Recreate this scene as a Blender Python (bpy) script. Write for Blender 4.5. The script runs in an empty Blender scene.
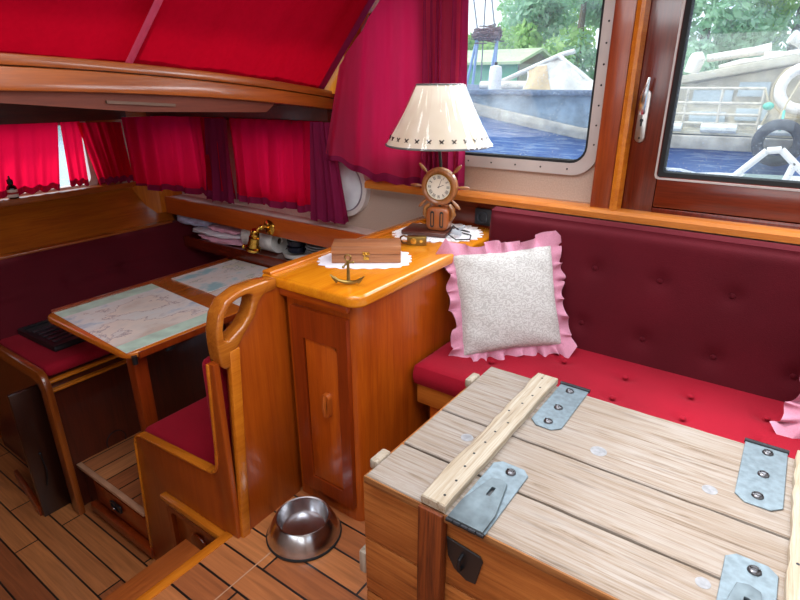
import bpy, bmesh, math, random
from mathutils import Vector, Matrix, Euler
C = bpy.context.scene.collection
PI = math.pi
random.seed(7)

# ------------------------------------------------------------------ helpers
def lin(h):
    h = h.lstrip('#'); v = [int(h[i:i+2], 16)/255 for i in (0, 2, 4)]
    return tuple((c/12.92 if c <= .04045 else ((c+.055)/1.055)**2.4) for c in v) + (1.0,)

class MB:
    def __init__(s): s.bm = bmesh.new()
    def _merge(s, b):
        me = bpy.data.meshes.new('t'); b.to_mesh(me); b.free(); s.bm.from_mesh(me); bpy.data.meshes.remove(me)
        return s
    def box(s, x0, x1, y0, y1, z0, z1, bev=0, seg=2, M=None):
        b = bmesh.new(); bmesh.ops.create_cube(b, size=1)
        for v in b.verts: v.co = Vector(((x0+x1)/2+v.co.x*(x1-x0), (y0+y1)/2+v.co.y*(y1-y0), (z0+z1)/2+v.co.z*(z1-z0)))
        if bev: bmesh.ops.bevel(b, geom=b.edges[:], offset=bev, segments=seg, profile=.5, affect='EDGES')
        if M: bmesh.ops.transform(b, matrix=M, verts=b.verts)
        return s._merge(b)
    def obox(s, c, size, rot=(0, 0, 0), bev=0, seg=2):
        M = Matrix.Translation(c) @ Euler(rot).to_matrix().to_4x4()
        return s.box(-size[0]/2, size[0]/2, -size[1]/2, size[1]/2, -size[2]/2, size[2]/2, bev, seg, M)
    def prism(s, pts, plane, a, b_, bev=0, seg=2, M=None):
        b = bmesh.new()
        f = {'xy': lambda p, t: (p[0], p[1], t), 'xz': lambda p, t: (p[0], t, p[1]), 'yz': lambda p, t: (t, p[0], p[1])}[plane]
        v0 = [b.verts.new(f(p, a)) for p in pts]; v1 = [b.verts.new(f(p, b_)) for p in pts]
        f0 = b.faces.new(v0); f1 = b.faces.new(v1[::-1]); n = len(pts)
        for i in range(n): b.faces.new((v0[(i+1) % n], v0[i], v1[i], v1[(i+1) % n]))
        bmesh.ops.recalc_face_normals(b, faces=b.faces)
        if bev:
            es = list({e for fc in (f0, f1) for e in fc.edges})
            bmesh.ops.bevel(b, geom=es, offset=bev, segments=seg, profile=.5, affect='EDGES')
        if M: bmesh.ops.transform(b, matrix=M, verts=b.verts)
        return s._merge(b)
    def ring(s, outer, inner, plane, a, b_, bev=0):
        """flat plate with a hole; outer and inner have equal counts"""
        b = bmesh.new(); n = len(outer)
        f = {'xy': lambda p, t: (p[0], p[1], t), 'xz': lambda p, t: (p[0], t, p[1]), 'yz': lambda p, t: (t, p[0], p[1])}[plane]
        L = [[b.verts.new(f(p, t)) for p in q] for q, t in ((outer, a), (outer, b_), (inner, b_), (inner, a))]
        for k in range(4):
            A, B = L[k], L[(k+1) % 4]
            for i in range(n): b.faces.new((A[i], A[(i+1) % n], B[(i+1) % n], B[i]))
        bmesh.ops.recalc_face_normals(b, faces=b.faces)
        if bev: bmesh.ops.bevel(b, geom=[e for e in b.edges if e.calc_face_angle(0) > 1.2], offset=bev, segments=3, profile=.5, affect='EDGES')
        return s._merge(b)
    def tube(s, pts, r, n=10, closed=False, squash=1):
        b = bmesh.new(); P = [Vector(p) for p in pts]; N = len(P)
        R = r if isinstance(r, (list, tuple)) else [r]*N
        up = None; rings = []
        for i in range(N):
            if closed: t = (P[(i+1) % N]-P[i-1]).normalized()
            else: t = (P[min(i+1, N-1)]-P[max(i-1, 0)]).normalized()
            if up is None:
                up = Vector((0, 0, 1)) if abs(t.z) < .9 else Vector((1, 0, 0))
            u = (up-t*up.dot(t)).normalized(); w = t.cross(u); up = u
            rings.append([b.verts.new(P[i]+(u*math.cos(2*PI*k/n)+w*math.sin(2*PI*k/n)*squash)*R[i]) for k in range(n)])
        for i in range(N if closed else N-1):
            A, B = rings[i], rings[(i+1) % N]
            for k in range(n): b.faces.new((A[k], A[(k+1) % n], B[(k+1) % n], B[k]))
        if not closed: b.faces.new(rings[0][::-1]); b.faces.new(rings[-1])
        bmesh.ops.recalc_face_normals(b, faces=b.faces)
        return s._merge(b)
    def lathe(s, prof, c=(0, 0, 0), n=32, M=None, closed=False):
        b = bmesh.new(); rings = []
        for r, z in prof:
            if r < 1e-5: rings.append([b.verts.new((0, 0, z))])
            else: rings.append([b.verts.new((r*math.cos(2*PI*k/n), r*math.sin(2*PI*k/n), z)) for k in range(n)])
        m = len(rings)
        for i in range(m if closed else m-1):
            A, B = rings[i], rings[(i+1) % m]
            for k in range(n):
                a0, a1 = A[k % len(A)], A[(k+1) % len(A)]; b0, b1 = B[k % len(B)], B[(k+1) % len(B)]
                vs = [a0]
                for v in (a1, b1, b0):
                    if v not in vs: vs.append(v)
                if len(vs) > 2:
                    try: b.faces.new(vs)
                    except ValueError: pass
        bmesh.ops.recalc_face_normals(b, faces=b.faces)
        T = Matrix.Translation(c) @ (M.to_4x4() if M else Matrix.Identity(4))
        bmesh.ops.transform(b, matrix=T, verts=b.verts)
        return s._merge(b)
    def grid(s, fn, nu, nv, wrap=False):
        b = bmesh.new()
        V = [[b.verts.new(fn(i/nu, j/nv)) for j in range(nv+1)] for i in range(nu if wrap else nu+1)]
        for i in range(nu):
            A, B = V[i], V[(i+1) % len(V)]
            for j in range(nv): b.faces.new((A[j], B[j], B[j+1], A[j+1]))
        return s._merge(b)
    def ball(s, c, r, sc=(1, 1, 1), sub=2, rot=(0, 0, 0)):
        b = bmesh.new(); bmesh.ops.create_icosphere(b, subdivisions=sub, radius=r)
        M = Matrix.Translation(c) @ Euler(rot).to_matrix().to_4x4() @ Matrix.Diagonal((*sc, 1))
        bmesh.ops.transform(b, matrix=M, verts=b.verts); return s._merge(b)
    def build(s, name, mat, parent=None, local=False, flat=False, ang=35):
        me = bpy.data.meshes.new(name)
        if parent is not None and not local:
            r = parent
            while r.parent: r = r.parent
            bmesh.ops.translate(s.bm, vec=-Vector(r.location), verts=s.bm.verts)
        if not flat:
            lim = math.radians(ang)
            for f in s.bm.faces: f.smooth = True
            for e in s.bm.edges:
                if len(e.link_faces) == 2 and e.calc_face_angle(0) > lim: e.smooth = False
        s.bm.to_mesh(me); s.bm.free()
        me.materials.append(mat)
        o = bpy.data.objects.new(name, me); C.objects.link(o)
        if parent is not None: o.parent = parent
        return o

def tag(o, label=None, cat=None, group=None, kind=None):
    for k, v in (('label', label), ('category', cat), ('group', group), ('kind', kind)):
        if v: o[k] = v
    return o
def thing(name, label, cat, loc, rot=(0, 0, 0), group=None):
    o = bpy.data.objects.new(name, None); C.objects.link(o); o.empty_display_size = .05
    o.location = loc; o.rotation_euler = rot
    return tag(o, label, cat, group)
def rrect(x0, x1, z0, z1, r, n=6):
    rs = r if isinstance(r, (list, tuple)) else [r]*4   # corners: x1z1, x0z1, x0z0, x1z0
    out = []
    for (cx, cz, a0, q) in ((x1, z1, 0, rs[0]), (x0, z1, 90, rs[1]), (x0, z0, 180, rs[2]), (x1, z0, 270, rs[3])):
        sx = 1 if cx == x1 else -1; sz = 1 if cz == z1 else -1
        for k in range(n+1):
            a = math.radians(a0+90*k/n); out.append((cx-sx*q+q*math.cos(a), cz-sz*q+q*math.sin(a)))
    return out
def circ(cx, cz, r, n=32, rz=None): return [(cx+r*math.cos(2*PI*k/n), cz+(rz or r)*math.sin(2*PI*k/n)) for k in range(n)]

# ------------------------------------------------------------------ materials
def newmat(name):
    m = bpy.data.materials.new(name); m.use_nodes = True; nt = m.node_tree
    for n in list(nt.nodes): nt.nodes.remove(n)
    out = nt.nodes.new('ShaderNodeOutputMaterial')
    return m, nt, out
def N(nt, t, **k):
    n = nt.nodes.new(t)
    for a, v in k.items():
        if a in n.inputs.keys(): n.inputs[a].default_value = v
        else: setattr(n, a, v)
    return n
def coords(nt, scale=(1, 1, 1), rot=(0, 0, 0), loc=(0, 0, 0)):
    tc = N(nt, 'ShaderNodeTexCoord'); mp = N(nt, 'ShaderNodeMapping')
    mp.inputs['Scale'].default_value = scale; mp.inputs['Rotation'].default_value = rot; mp.inputs['Location'].default_value = loc
    nt.links.new(tc.outputs['Object'], mp.inputs['Vector']); return mp.outputs['Vector']
def ramp(nt, fac, stops):
    r = N(nt, 'ShaderNodeValToRGB'); e = r.color_ramp.elements
    while len(e) > 1: e.remove(e[-1])
    e[0].position, e[0].color = stops[0]
    for p, c in stops[1:]:
        x = e.new(p); x.color = c
    nt.links.new(fac, r.inputs['Fac']); return r.outputs['Color']
def mixc(nt, fac, a, b, mode='MIX'):
    m = N(nt, 'ShaderNodeMix', data_type='RGBA', blend_type=mode)
    for s, v in ((m.inputs[0], fac), (m.inputs[6], a), (m.inputs[7], b)):
        if hasattr(v, 'node'): nt.links.new(v, s)
        else: s.default_value = v
    return m.outputs[2]
def bsdf(nt, out, col, rough=.5, coat=0, metal=0, spec=.5, bump=None, bstr=.2, sheen=0, sheencol=None):
    p = N(nt, 'ShaderNodeBsdfPrincipled')
    if hasattr(col, 'node'): nt.links.new(col, p.inputs['Base Color'])
    else: p.inputs['Base Color'].default_value = col
    if hasattr(rough, 'node'): nt.links.new(rough, p.inputs['Roughness'])
    else: p.inputs['Roughness'].default_value = rough
    p.inputs['Coat Weight'].default_value = coat; p.inputs['Coat Roughness'].default_value = .12
    p.inputs['Metallic'].default_value = metal; p.inputs['Specular IOR Level'].default_value = spec
    if sheen:
        p.inputs['Sheen Weight'].default_value = sheen; p.inputs['Sheen Roughness'].default_value = .4
        if sheencol: p.inputs['Sheen Tint'].default_value = sheencol
    if bump is not None:
        b = N(nt, 'ShaderNodeBump'); b.inputs['Strength'].default_value = bstr; b.inputs['Distance'].default_value = .01
        nt.links.new(bump, b.inputs['Height']); nt.links.new(b.outputs['Normal'], p.inputs['Normal'])
    nt.links.new(p.outputs['BSDF'], out.inputs['Surface']); return p
def plain(name, col, rough=.5, **k):
    m, nt, out = newmat(name); v = coords(nt)
    n = N(nt, 'ShaderNodeTexNoise'); n.inputs['Scale'].default_value = k.pop('nscale', 12); nt.links.new(v, n.inputs['Vector'])
    var = k.pop('var', .12); c = lin(col) if isinstance(col, str) else col
    d = tuple(x*(1-var) for x in c[:3])+(1,); l = tuple(min(1, x*(1+var)) for x in c[:3])+(1,)
    bsdf(nt, out, ramp(nt, n.outputs['Fac'], [(.3, d), (.7, l)]), rough, **k); return m
def wood(name, dark, light, grain='x', rough=.32, coat=.35, s=1.0, contrast=.5):
    m, nt, out = newmat(name); along, across = 1.2*s, 22*s
    sc = {'x': (along, across, across), 'y': (across, along, across), 'z': (across, across, along)}[grain]
    v = coords(nt, sc)
    n = N(nt, 'ShaderNodeTexNoise'); n.inputs['Scale'].default_value = 1.6; n.inputs['Detail'].default_value = 7; n.inputs['Roughness'].default_value = .62
    n.inputs['Distortion'].default_value = .6
    nt.links.new(v, n.inputs['Vector'])
    n2 = N(nt, 'ShaderNodeTexNoise'); n2.inputs['Scale'].default_value = 9; n2.inputs['Detail'].default_value = 3; nt.links.new(v, n2.inputs['Vector'])
    n3 = N(nt, 'ShaderNodeTexNoise'); n3.inputs['Scale'].default_value = 2.2; nt.links.new(coords(nt), n3.inputs['Vector'])
    a = .5-contrast*.35; b = .5+contrast*.35
    c = ramp(nt, n.outputs['Fac'], [(a, lin(dark)), (b, lin(light))])
    c = mixc(nt, .35, c, ramp(nt, n2.outputs['Fac'], [(.3, lin(dark)), (.65, lin(light))]))
    c = mixc(nt, .45, c, ramp(nt, n3.outputs['Fac'], [(.3, (.62, .58, .55, 1)), (.7, (1.1, 1.08, 1.05, 1))]), 'MULTIPLY')
    bsdf(nt, out, c, rough, coat, bump=n2.outputs['Fac'], bstr=.04); return m
def planks(name, c1, c2, row=.104, length=.85, rotz=0, loc=(0, 0, 0), mortar='#120a07', msize=.004, rough=.42):
    m, nt, out = newmat(name); v = coords(nt, rot=(0, 0, rotz), loc=loc)
    b = N(nt, 'ShaderNodeTexBrick'); b.offset = .37
    b.inputs['Color1'].default_value = lin(c1); b.inputs['Color2'].default_value = lin(c2); b.inputs['Mortar'].default_value = lin(mortar)
    b.inputs['Scale'].default_value = 1; b.inputs['Mortar Size'].default_value = msize; b.inputs['Mortar Smooth'].default_value = .1
    b.inputs['Brick Width'].default_value = length; b.inputs['Row Height'].default_value = row; b.inputs['Bias'].default_value = 0
    nt.links.new(v, b.inputs['Vector'])
    mp = N(nt, 'ShaderNodeMapping'); mp.inputs['Scale'].default_value = (2, 38, 38); nt.links.new(v, mp.inputs['Vector'])
    n = N(nt, 'ShaderNodeTexNoise'); n.inputs['Scale'].default_value = 1.5; n.inputs['Detail'].default_value = 6; n.inputs['Distortion'].default_value = 1.2
    nt.links.new(mp.outputs['Vector'], n.inputs['Vector'])
    c = mixc(nt, .8, b.outputs['Color'], ramp(nt, n.outputs['Fac'], [(.3, (.62, .58, .56, 1)), (.7, (1.15, 1.12, 1.1, 1))]), 'MULTIPLY')
    inv = N(nt, 'ShaderNodeMath', operation='SUBTRACT'); inv.inputs[0].default_value = 1; nt.links.new(b.outputs['Fac'], inv.inputs[1])
    bsdf(nt, out, c, rough, .12, bump=inv.outputs[0], bstr=.3); return m
def fabric(name, col, sheen=.3, rough=.85, sheencol=None, var=.2, scale=350):
    m, nt, out = newmat(name); v = coords(nt)
    n = N(nt, 'ShaderNodeTexNoise'); n.inputs['Scale'].default_value = scale; nt.links.new(v, n.inputs['Vector'])
    n2 = N(nt, 'ShaderNodeTexNoise'); n2.inputs['Scale'].default_value = 5; n2.inputs['Detail'].default_value = 4; nt.links.new(v, n2.inputs['Vector'])
    c = lin(col); d = tuple(x*(1-var) for x in c[:3])+(1,); l = tuple(min(1, x*(1+var)) for x in c[:3])+(1,)
    cc = mixc(nt, .5, ramp(nt, n.outputs['Fac'], [(.3, d), (.7, l)]), ramp(nt, n2.outputs['Fac'], [(.3, d), (.7, l)]))
    bsdf(nt, out, cc, rough, bump=n.outputs['Fac'], bstr=.15, sheen=sheen, sheencol=sheencol, spec=.2); return m
def curtain_mat(name, col, tcol, tr=.6):
    m, nt, out = newmat(name); v = coords(nt, (1, 1, .15))
    n = N(nt, 'ShaderNodeTexNoise'); n.inputs['Scale'].default_value = 60; nt.links.new(v, n.inputs['Vector'])
    d = N(nt, 'ShaderNodeBsdfDiffuse'); t = N(nt, 'ShaderNodeBsdfTranslucent'); mx = N(nt, 'ShaderNodeMixShader')
    c = lin(col); nt.links.new(ramp(nt, n.outputs['Fac'], [(.3, tuple(x*.85 for x in c[:3])+(1,)), (.7, c)]), d.inputs['Color'])
    t.inputs['Color'].default_value = lin(tcol); mx.inputs[0].default_value = tr
    nt.links.new(d.outputs[0], mx.inputs[1]); nt.links.new(t.outputs[0], mx.inputs[2]); nt.links.new(mx.outputs[0], out.inputs['Surface']); return m
def rain_glass(name):
    # pane spotted with dried rain: clear glass with small dull specks
    m, nt, out = newmat(name); v = coords(nt)
    t = N(nt, 'ShaderNodeBsdfTransparent'); t.inputs['Color'].default_value = (.95, .98, 1, 1)
    g = N(nt, 'ShaderNodeBsdfGlossy'); g.inputs['Roughness'].default_value = .02
    mx = N(nt, 'ShaderNodeMixShader'); mx.inputs[0].default_value = .04
    nt.links.new(t.outputs[0], mx.inputs[1]); nt.links.new(g.outputs[0], mx.inputs[2])
    vo = N(nt, 'ShaderNodeTexVoronoi'); vo.inputs['Scale'].default_value = 95; nt.links.new(v, vo.inputs['Vector'])
    no = N(nt, 'ShaderNodeTexNoise'); no.inputs['Scale'].default_value = 9; no.inputs['Detail'].default_value = 5; nt.links.new(v, no.inputs['Vector'])
    a = ramp(nt, vo.outputs['Distance'], [(.10, (.55, .55, .55, 1)), (.24, (.09, .09, .09, 1))])
    b = ramp(nt, no.outputs['Fac'], [(.4, (.35, .35, .35, 1)), (.65, (1, 1, 1, 1))])
    f = mixc(nt, 1.0, a, b, 'MULTIPLY')
    tl = N(nt, 'ShaderNodeBsdfTranslucent'); tl.inputs['Color'].default_value = (.9, .95, 1, 1)
    m2 = N(nt, 'ShaderNodeMixShader'); nt.links.new(f, m2.inputs[0]); nt.links.new(mx.outputs[0], m2.inputs[1]); nt.links.new(tl.outputs[0], m2.inputs[2])
    nt.links.new(m2.outputs[0], out.inputs['Surface']); return m
def glass(name, tint=(.93, .97, 1, 1), refl=.05):
    m, nt, out = newmat(name)
    t = N(nt, 'ShaderNodeBsdfTransparent'); t.inputs['Color'].default_value = tint
    g = N(nt, 'ShaderNodeBsdfGlossy'); g.inputs['Roughness'].default_value = .02
    mx = N(nt, 'ShaderNodeMixShader'); mx.inputs[0].default_value = refl
    nt.links.new(t.outputs[0], mx.inputs[1]); nt.links.new(g.outputs[0], mx.inputs[2]); nt.links.new(mx.outputs[0], out.inputs['Surface']); return m
def metal(name, col, rough=.3, nscale=30, var=.2, met=1.0):
    return plain(name, col, rough, metal=met, nscale=nscale, var=var)

WX = wood('varnished_wood_x', '#8a3006', '#bc5a10', 'x')
WY = wood('varnished_wood_y', '#8a3006', '#bc5a10', 'y')
WZ = wood('varnished_wood_z', '#8c3406', '#b6560e', 'z')
WTOP = wood('honey_counter_wood', '#c06a0a', '#d88a18', 'y', rough=.25, coat=.6)
WEDGE = wood('honey_edge_wood', '#a8560e', '#c87820', 'y', rough=.25, coat=.5)
WEDGEX = wood('honey_edge_wood_x', '#a8560e', '#c87820', 'x', rough=.25, coat=.5)
WDOOR = wood('red_door_wood', '#6c2206', '#8c360c', 'z', rough=.3)
WRED = wood('mahogany', '#481206', '#6e220c', 'z', rough=.22, coat=.5)
WREDX = wood('mahogany_x', '#501808', '#7a2a10', 'x', rough=.22, coat=.5)
WPOST = wood('window_post_wood', '#74280a', '#9c4210', 'z')
WBEAM = wood('deck_beam_wood', '#7a380e', '#a8581c', 'y', rough=.3)
WDARK = wood('dark_brown_wood', '#3a140a', '#5c2410', 'y', rough=.35, coat=.2)  # dark brown wood for headers, dinette ceiling, bases and boards
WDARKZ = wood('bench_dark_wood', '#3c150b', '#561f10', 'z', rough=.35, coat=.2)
FLOOR = planks('teak_planks', '#8c4c2a', '#ba7846', loc=(0, -.018, 0))
FLOORY = planks('teak_planks_across', '#985634', '#be7e50', row=.11, rotz=PI/2, length=.9)
WALLM = plain('beige_wallcloth', '#b09a8c', .8, nscale=180, var=.1)
WHITEP = plain('white_paint', '#d8d0cc', .6)
CEILM = plain('ceiling_paint', '#d8cdbc', .7)
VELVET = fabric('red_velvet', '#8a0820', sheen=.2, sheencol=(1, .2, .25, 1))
VELVETD = fabric('shaded_red_velvet', '#4e0614', sheen=.12, sheencol=(1, .25, .35, 1))  # darker copy of the red velvet: backrest shade put into the colour
CURT = curtain_mat('red_curtain', '#a80c30', '#ff1040', .64)
CURT2 = curtain_mat('long_curtain_cloth', '#b43c64', '#ff1450', .6)
CURTD = curtain_mat('hem_and_shaded_pleat', '#84244c', '#b0204c', .35)  # darker red cloth: doubled hems, and pleats coloured for missing backlight
WIND = curtain_mat('windscreen_curtain', '#a40824', '#b4061c', .3)
GLASS = rain_glass('window_glass')
GLASS2 = glass('clear_film', (.97, .97, .98, 1), .06)
ALU = plain('painted_aluminium', '#b0a4a0', .45, var=.05, metal=.3)
STEEL = metal('stainless_steel', '#c8c8cc', .2)
GALV = plain('galvanised_plate', '#6e7c84', .5, nscale=60, var=.2, metal=.45)
GALVD = plain('dark_galvanised', '#5c686e', .45, nscale=40, var=.2, metal=.5)
DKMETAL = metal('dark_iron', '#2c2c30', .45, met=.7)
BRASS = metal('polished_brass', '#d0a448', .2)
OLDBRASS = metal('aged_brass', '#8c7440', .38)
BLACK = plain('black_plastic', '#15151a', .45)
RUBBER = plain('black_rubber', '#121214', .8)
def leaf_mat(name, a, b):
    m, nt, out = newmat(name)
    n = N(nt, 'ShaderNodeTexNoise'); n.inputs['Scale'].default_value = 1.5; n.inputs['Detail'].default_value = 6; nt.links.new(coords(nt), n.inputs['Vector'])
    c = ramp(nt, n.outputs['Fac'], [(.35, lin(a)), (.65, lin(b))])
    d = N(nt, 'ShaderNodeBsdfDiffuse'); t = N(nt, 'ShaderNodeBsdfTranslucent'); mx = N(nt, 'ShaderNodeMixShader'); mx.inputs[0].default_value = .5
    nt.links.new(c, d.inputs['Color']); nt.links.new(c, t.inputs['Color'])
    nt.links.new(d.outputs[0], mx.inputs[1]); nt.links.new(t.outputs[0], mx.inputs[2]); nt.links.new(mx.outputs[0], out.inputs['Surface']); return m

def chest_wood(name, pale, mid, stain, grain='x', rough=.7):
    m, nt, out = newmat(name)
    sc = {'x': (2.2, 60, 60), 'y': (60, 2.2, 60), 'z': (60, 60, 2.2)}[grain]
    v = coords(nt, sc)
    n = N(nt, 'ShaderNodeTexNoise'); n.inputs['Scale'].default_value = 1.7; n.inputs['Detail'].default_value = 9; n.inputs['Roughness'].default_value = .7; n.inputs['Distortion'].default_value = 1
    nt.links.new(v, n.inputs['Vector'])
    n2 = N(nt, 'ShaderNodeTexNoise'); n2.inputs['Scale'].default_value = 3.5; n2.inputs['Detail'].default_value = 5; nt.links.new(coords(nt), n2.inputs['Vector'])
    n3 = N(nt, 'ShaderNodeTexNoise'); n3.inputs['Scale'].default_value = 5; n3.inputs['Detail'].default_value = 4
    mp = N(nt, 'ShaderNodeMapping'); mp.inputs['Scale'].default_value = tuple(1.2 if q < 5 else 12 for q in sc); tc = N(nt, 'ShaderNodeTexCoord')
    nt.links.new(tc.outputs['Object'], mp.inputs['Vector']); nt.links.new(mp.outputs['Vector'], n3.inputs['Vector'])
    c = ramp(nt, n.outputs['Fac'], [(.3, lin(stain)), (.42, lin(mid)), (.6, lin(pale))])
    c = mixc(nt, ramp(nt, n2.outputs['Fac'], [(.42, (0, 0, 0, 1)), (.7, (.55, .55, .55, 1))]), c, lin(mid))
    c = mixc(nt, ramp(nt, n3.outputs['Fac'], [(.55, (0, 0, 0, 1)), (.78, (.5, .5, .5, 1))]), c, lin(stain))
    bsdf(nt, out, c, rough, bump=n.outputs['Fac'], bstr=.22, spec=.3); return m
LIDW = chest_wood('weathered_lid_wood', '#989089', '#857566', '#48392e', 'x')
SLATW = chest_wood('pale_batten_wood', '#b0a696', '#9c8c76', '#64503c', 'y')
CRATEW = chest_wood('crate_side_wood', '#b8743a', '#9c5a28', '#54260e', 'x', .55)
CLEATW = chest_wood('cleat_wood', '#7c3c18', '#5c2a12', '#2a1008', 'z', .5)
CHALKW = chest_wood('chalky_end_wood', '#aca294', '#988a78', '#6c5e4c', 'z')

# ------------------------------------------------------------------ SETTING
def st(name, mb, mat, parent=None, **k):
    o = mb.build(name, mat, parent, **k)
    if parent is None: o['kind'] = 'structure'
    return o
CEIL = 2.06
st('floor', MB().box(-1.37, 1.8, -1.6, 2.2, -.04, 0), FLOOR)
st('floor_inlay', MB().box(-1.2, -1.196, -.5, .98, 0, .0006), plain('pale_inlay', '#b08a70', .5))
st('floor_lower', MB().box(-3.7, -1.36, -1.6, 2.2, -.54, -.5), FLOOR)
st('trim_1', MB().box(-1.39, -1.37, -1.6, .88, -.5, -.035), WDARK)
# side wall (starboard): plates around the openings
wr = MB()
YW = 2.2
WIN = (-1.72, -.67, 1.205, 1.88)        # side window opening
wr.box(-1.42, -.60, YW, YW+.06, -.5, WIN[2]); wr.box(-2.0, -1.42, YW, YW+.06, .735, WIN[2])
wr.box(WIN[1], -.60, YW, YW+.06, WIN[2], CEIL)
wr.box(-2.02, WIN[0], YW, YW+.06, WIN[2], CEIL)
wr.box(WIN[0], WIN[1], YW, YW+.06, WIN[3], CEIL)
wr.box(-.64, 1.8, YW+.02, YW+.06, -.04, 1.0)
wr.box(-.53, 1.8, YW+.02, YW+.06, 2.0, CEIL)
wr.box(.75, 1.8, YW+.0, YW+.06, 1.0, 2.0)
st('wall_right', wr, WALLM)
# dinette side wall under the side deck (with two window openings)
wd = MB()
for (x0, x1, z0, z1) in ((-3.7, -2.0, 1.29, 1.44), (-3.7, -2.0, .735, .93), (-3.7, -3.62, .93, 1.29), (-3.0, -2.72, .93, 1.29), (-2.08, -2.0, .93, 1.29)):
    wd.box(x0, x1, YW, YW+.05, z0, z1)
wd.box(-3.7, -1.45, 2.432, 2.46, -.5, .8); wd.box(-3.7, -1.45, 2.262, 2.43, .77, .795)
st('wall_right_dinette', wd, plain('pinkish_wall_paint', '#d4bcb4', .7, nscale=90, var=.08))
st('trim_2', MB().box(-3.58, -1.97, 2.15, 2.2, 1.30, 1.40), WDARK)
# front bulkhead
wf = MB()
for (y0, y1, z0, z1) in ((-1.6, 2.46, -.5, .90), (-1.6, 2.2, 1.285, 1.62), (1.74, 2.2, .90, 1.285), (-1.6, .6, .90, 1.285)):
    wf.box(-3.66, -3.6, y0, y1, z0, z1)
st('wall_front', wf, wood('bulkhead_wood', '#8a3c0c', '#b45e18', 'y'))
st('trim_3', MB().box(-3.6, -3.50, .0, 1.96, .868, .905, .006), WBEAM)
st('trim_14', MB().box(-3.59, -3.56, .2, 2.0, 1.288, 1.44), WDARK)
st('baseboard_front', MB().box(-3.6, -3.57, -1.6, .8, -.5, -.38), WRED)
# coachroof: deck over the dinette, cambered beam
def camber(y): return 1.59-.037*(y-.3)**2
ys = [-1.6+3.8*i/30 for i in range(31)]
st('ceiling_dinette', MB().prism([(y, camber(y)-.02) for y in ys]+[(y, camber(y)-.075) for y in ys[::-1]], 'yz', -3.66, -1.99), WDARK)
bt = st('beam', MB().prism([(y, camber(y)) for y in ys]+[(y, camber(y)-.032) for y in ys[::-1]], 'yz', -2.0, -1.925, .006), WBEAM)
st('trim_face', MB().prism([(y, camber(y)-.034) for y in ys]+[(y, camber(y)-(.103 if y < .8 else .103-.018*(y-.8)/1.4)) for y in ys[::-1]], 'yz', -1.99, -1.935, .006), WBEAM, bt)
ysb = [y for y in ys if y < 1.9]
lp = st('trim_panel', MB().prism([(y, camber(y)-.08) for y in ysb]+[(1.75, 1.380), (1.15, 1.405), (.73, 1.446), (-1.6, 1.50)], 'yz', -2.0, -1.965), wood('pale_under_panel', '#561e0c', '#702e14', 'y', rough=.7, coat=0), bt)
MB().obox((-1.962, 1.17, 1.432), (.012, .26, .010), (math.radians(-4), 0, 0)).build('vent', plain('vent_slot', '#5c4030', .6), bt)
# wheelhouse shell
cl = MB()
H = (-1.25, .6, .05, 1.2)                  # unseen ceiling opening added for top light x0,x1,y0,y1
cl.box(-2.1, H[0], -1.6, 2.26, CEIL, CEIL+.04); cl.box(H[1], 1.8, -1.6, 2.26, CEIL, CEIL+.04)
cl.box(H[0], H[1], -1.6, H[2], CEIL, CEIL+.04); cl.box(H[0], H[1], H[3], 2.26, CEIL, CEIL+.04)
st('ceiling', cl, CEILM)
wl = MB()
wl.box(-3.66, 1.8, -1.66, -1.6, -.54, 1.1); wl.box(-3.66, 1.8, -1.66, -1.6, 1.9, CEIL)
for (x0, x1) in ((-3.66, -1.6), (-.1, .1), (1.6, 1.8)): wl.box(x0, x1, -1.66, -1.6, 1.1, 1.9)
st('wall_left', wl, WALLM)
wb = MB(); wb.box(1.8, 1.86, -1.66, 2.26, -.04, 1.15); wb.box(1.8, 1.86, -1.66, 2.26, 1.85, CEIL+.04)
for (y0, y1) in ((-1.66, -1.2), (.2, .4), (1.8, 2.26)): wb.box(1.8, 1.86, y0, y1, 1.15, 1.85)
st('wall_back', wb, WALLM)
# windscreen: raked frame above the beam
def rake(y, t): return Vector((-1.985+.55*t, y, camber(y)+.0+(2.06-camber(y))*t))
wsf = MB()
for (y0, y1) in ((2.12, 2.2), (.55, .62), (-1.0, -.92), (-1.6, -1.55)):
    a, b = rake(y0, 0), rake(y0, 1)
    wsf.grid(lambda u, v, y0=y0, y1=y1: rake(y0+(y1-y0)*u, v)+Vector((-.03, 0, 0)), 1, 1)
    wsf.grid(lambda u, v, y0=y0, y1=y1: rake(y0+(y1-y0)*u, v)+Vector((-.08, 0, 0)), 1, 1)
    for y in (y0, y1): wsf.grid(lambda u, v, y=y: rake(y, v)+Vector((-.03-.05*u, 0, 0)), 1, 1)
w3 = st('window_3', wsf, WEDGE)
MB().grid(lambda u, v: rake(-1.6+3.8*u, v)+Vector((-.055, 0, 0)), 20, 1).build('glass', GLASS, w3)
# corner post between windscreen and side window, amber colour carrying the light on it
st('trim_4', MB().prism([(-2.05, 1.45), (-1.84, 1.45), (-1.84, 1.66), (-1.875, 1.66)], 'xz', 2.14, 2.2), wood('lit_amber_wood', '#c07818', '#e8a030', 'z'))

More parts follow.
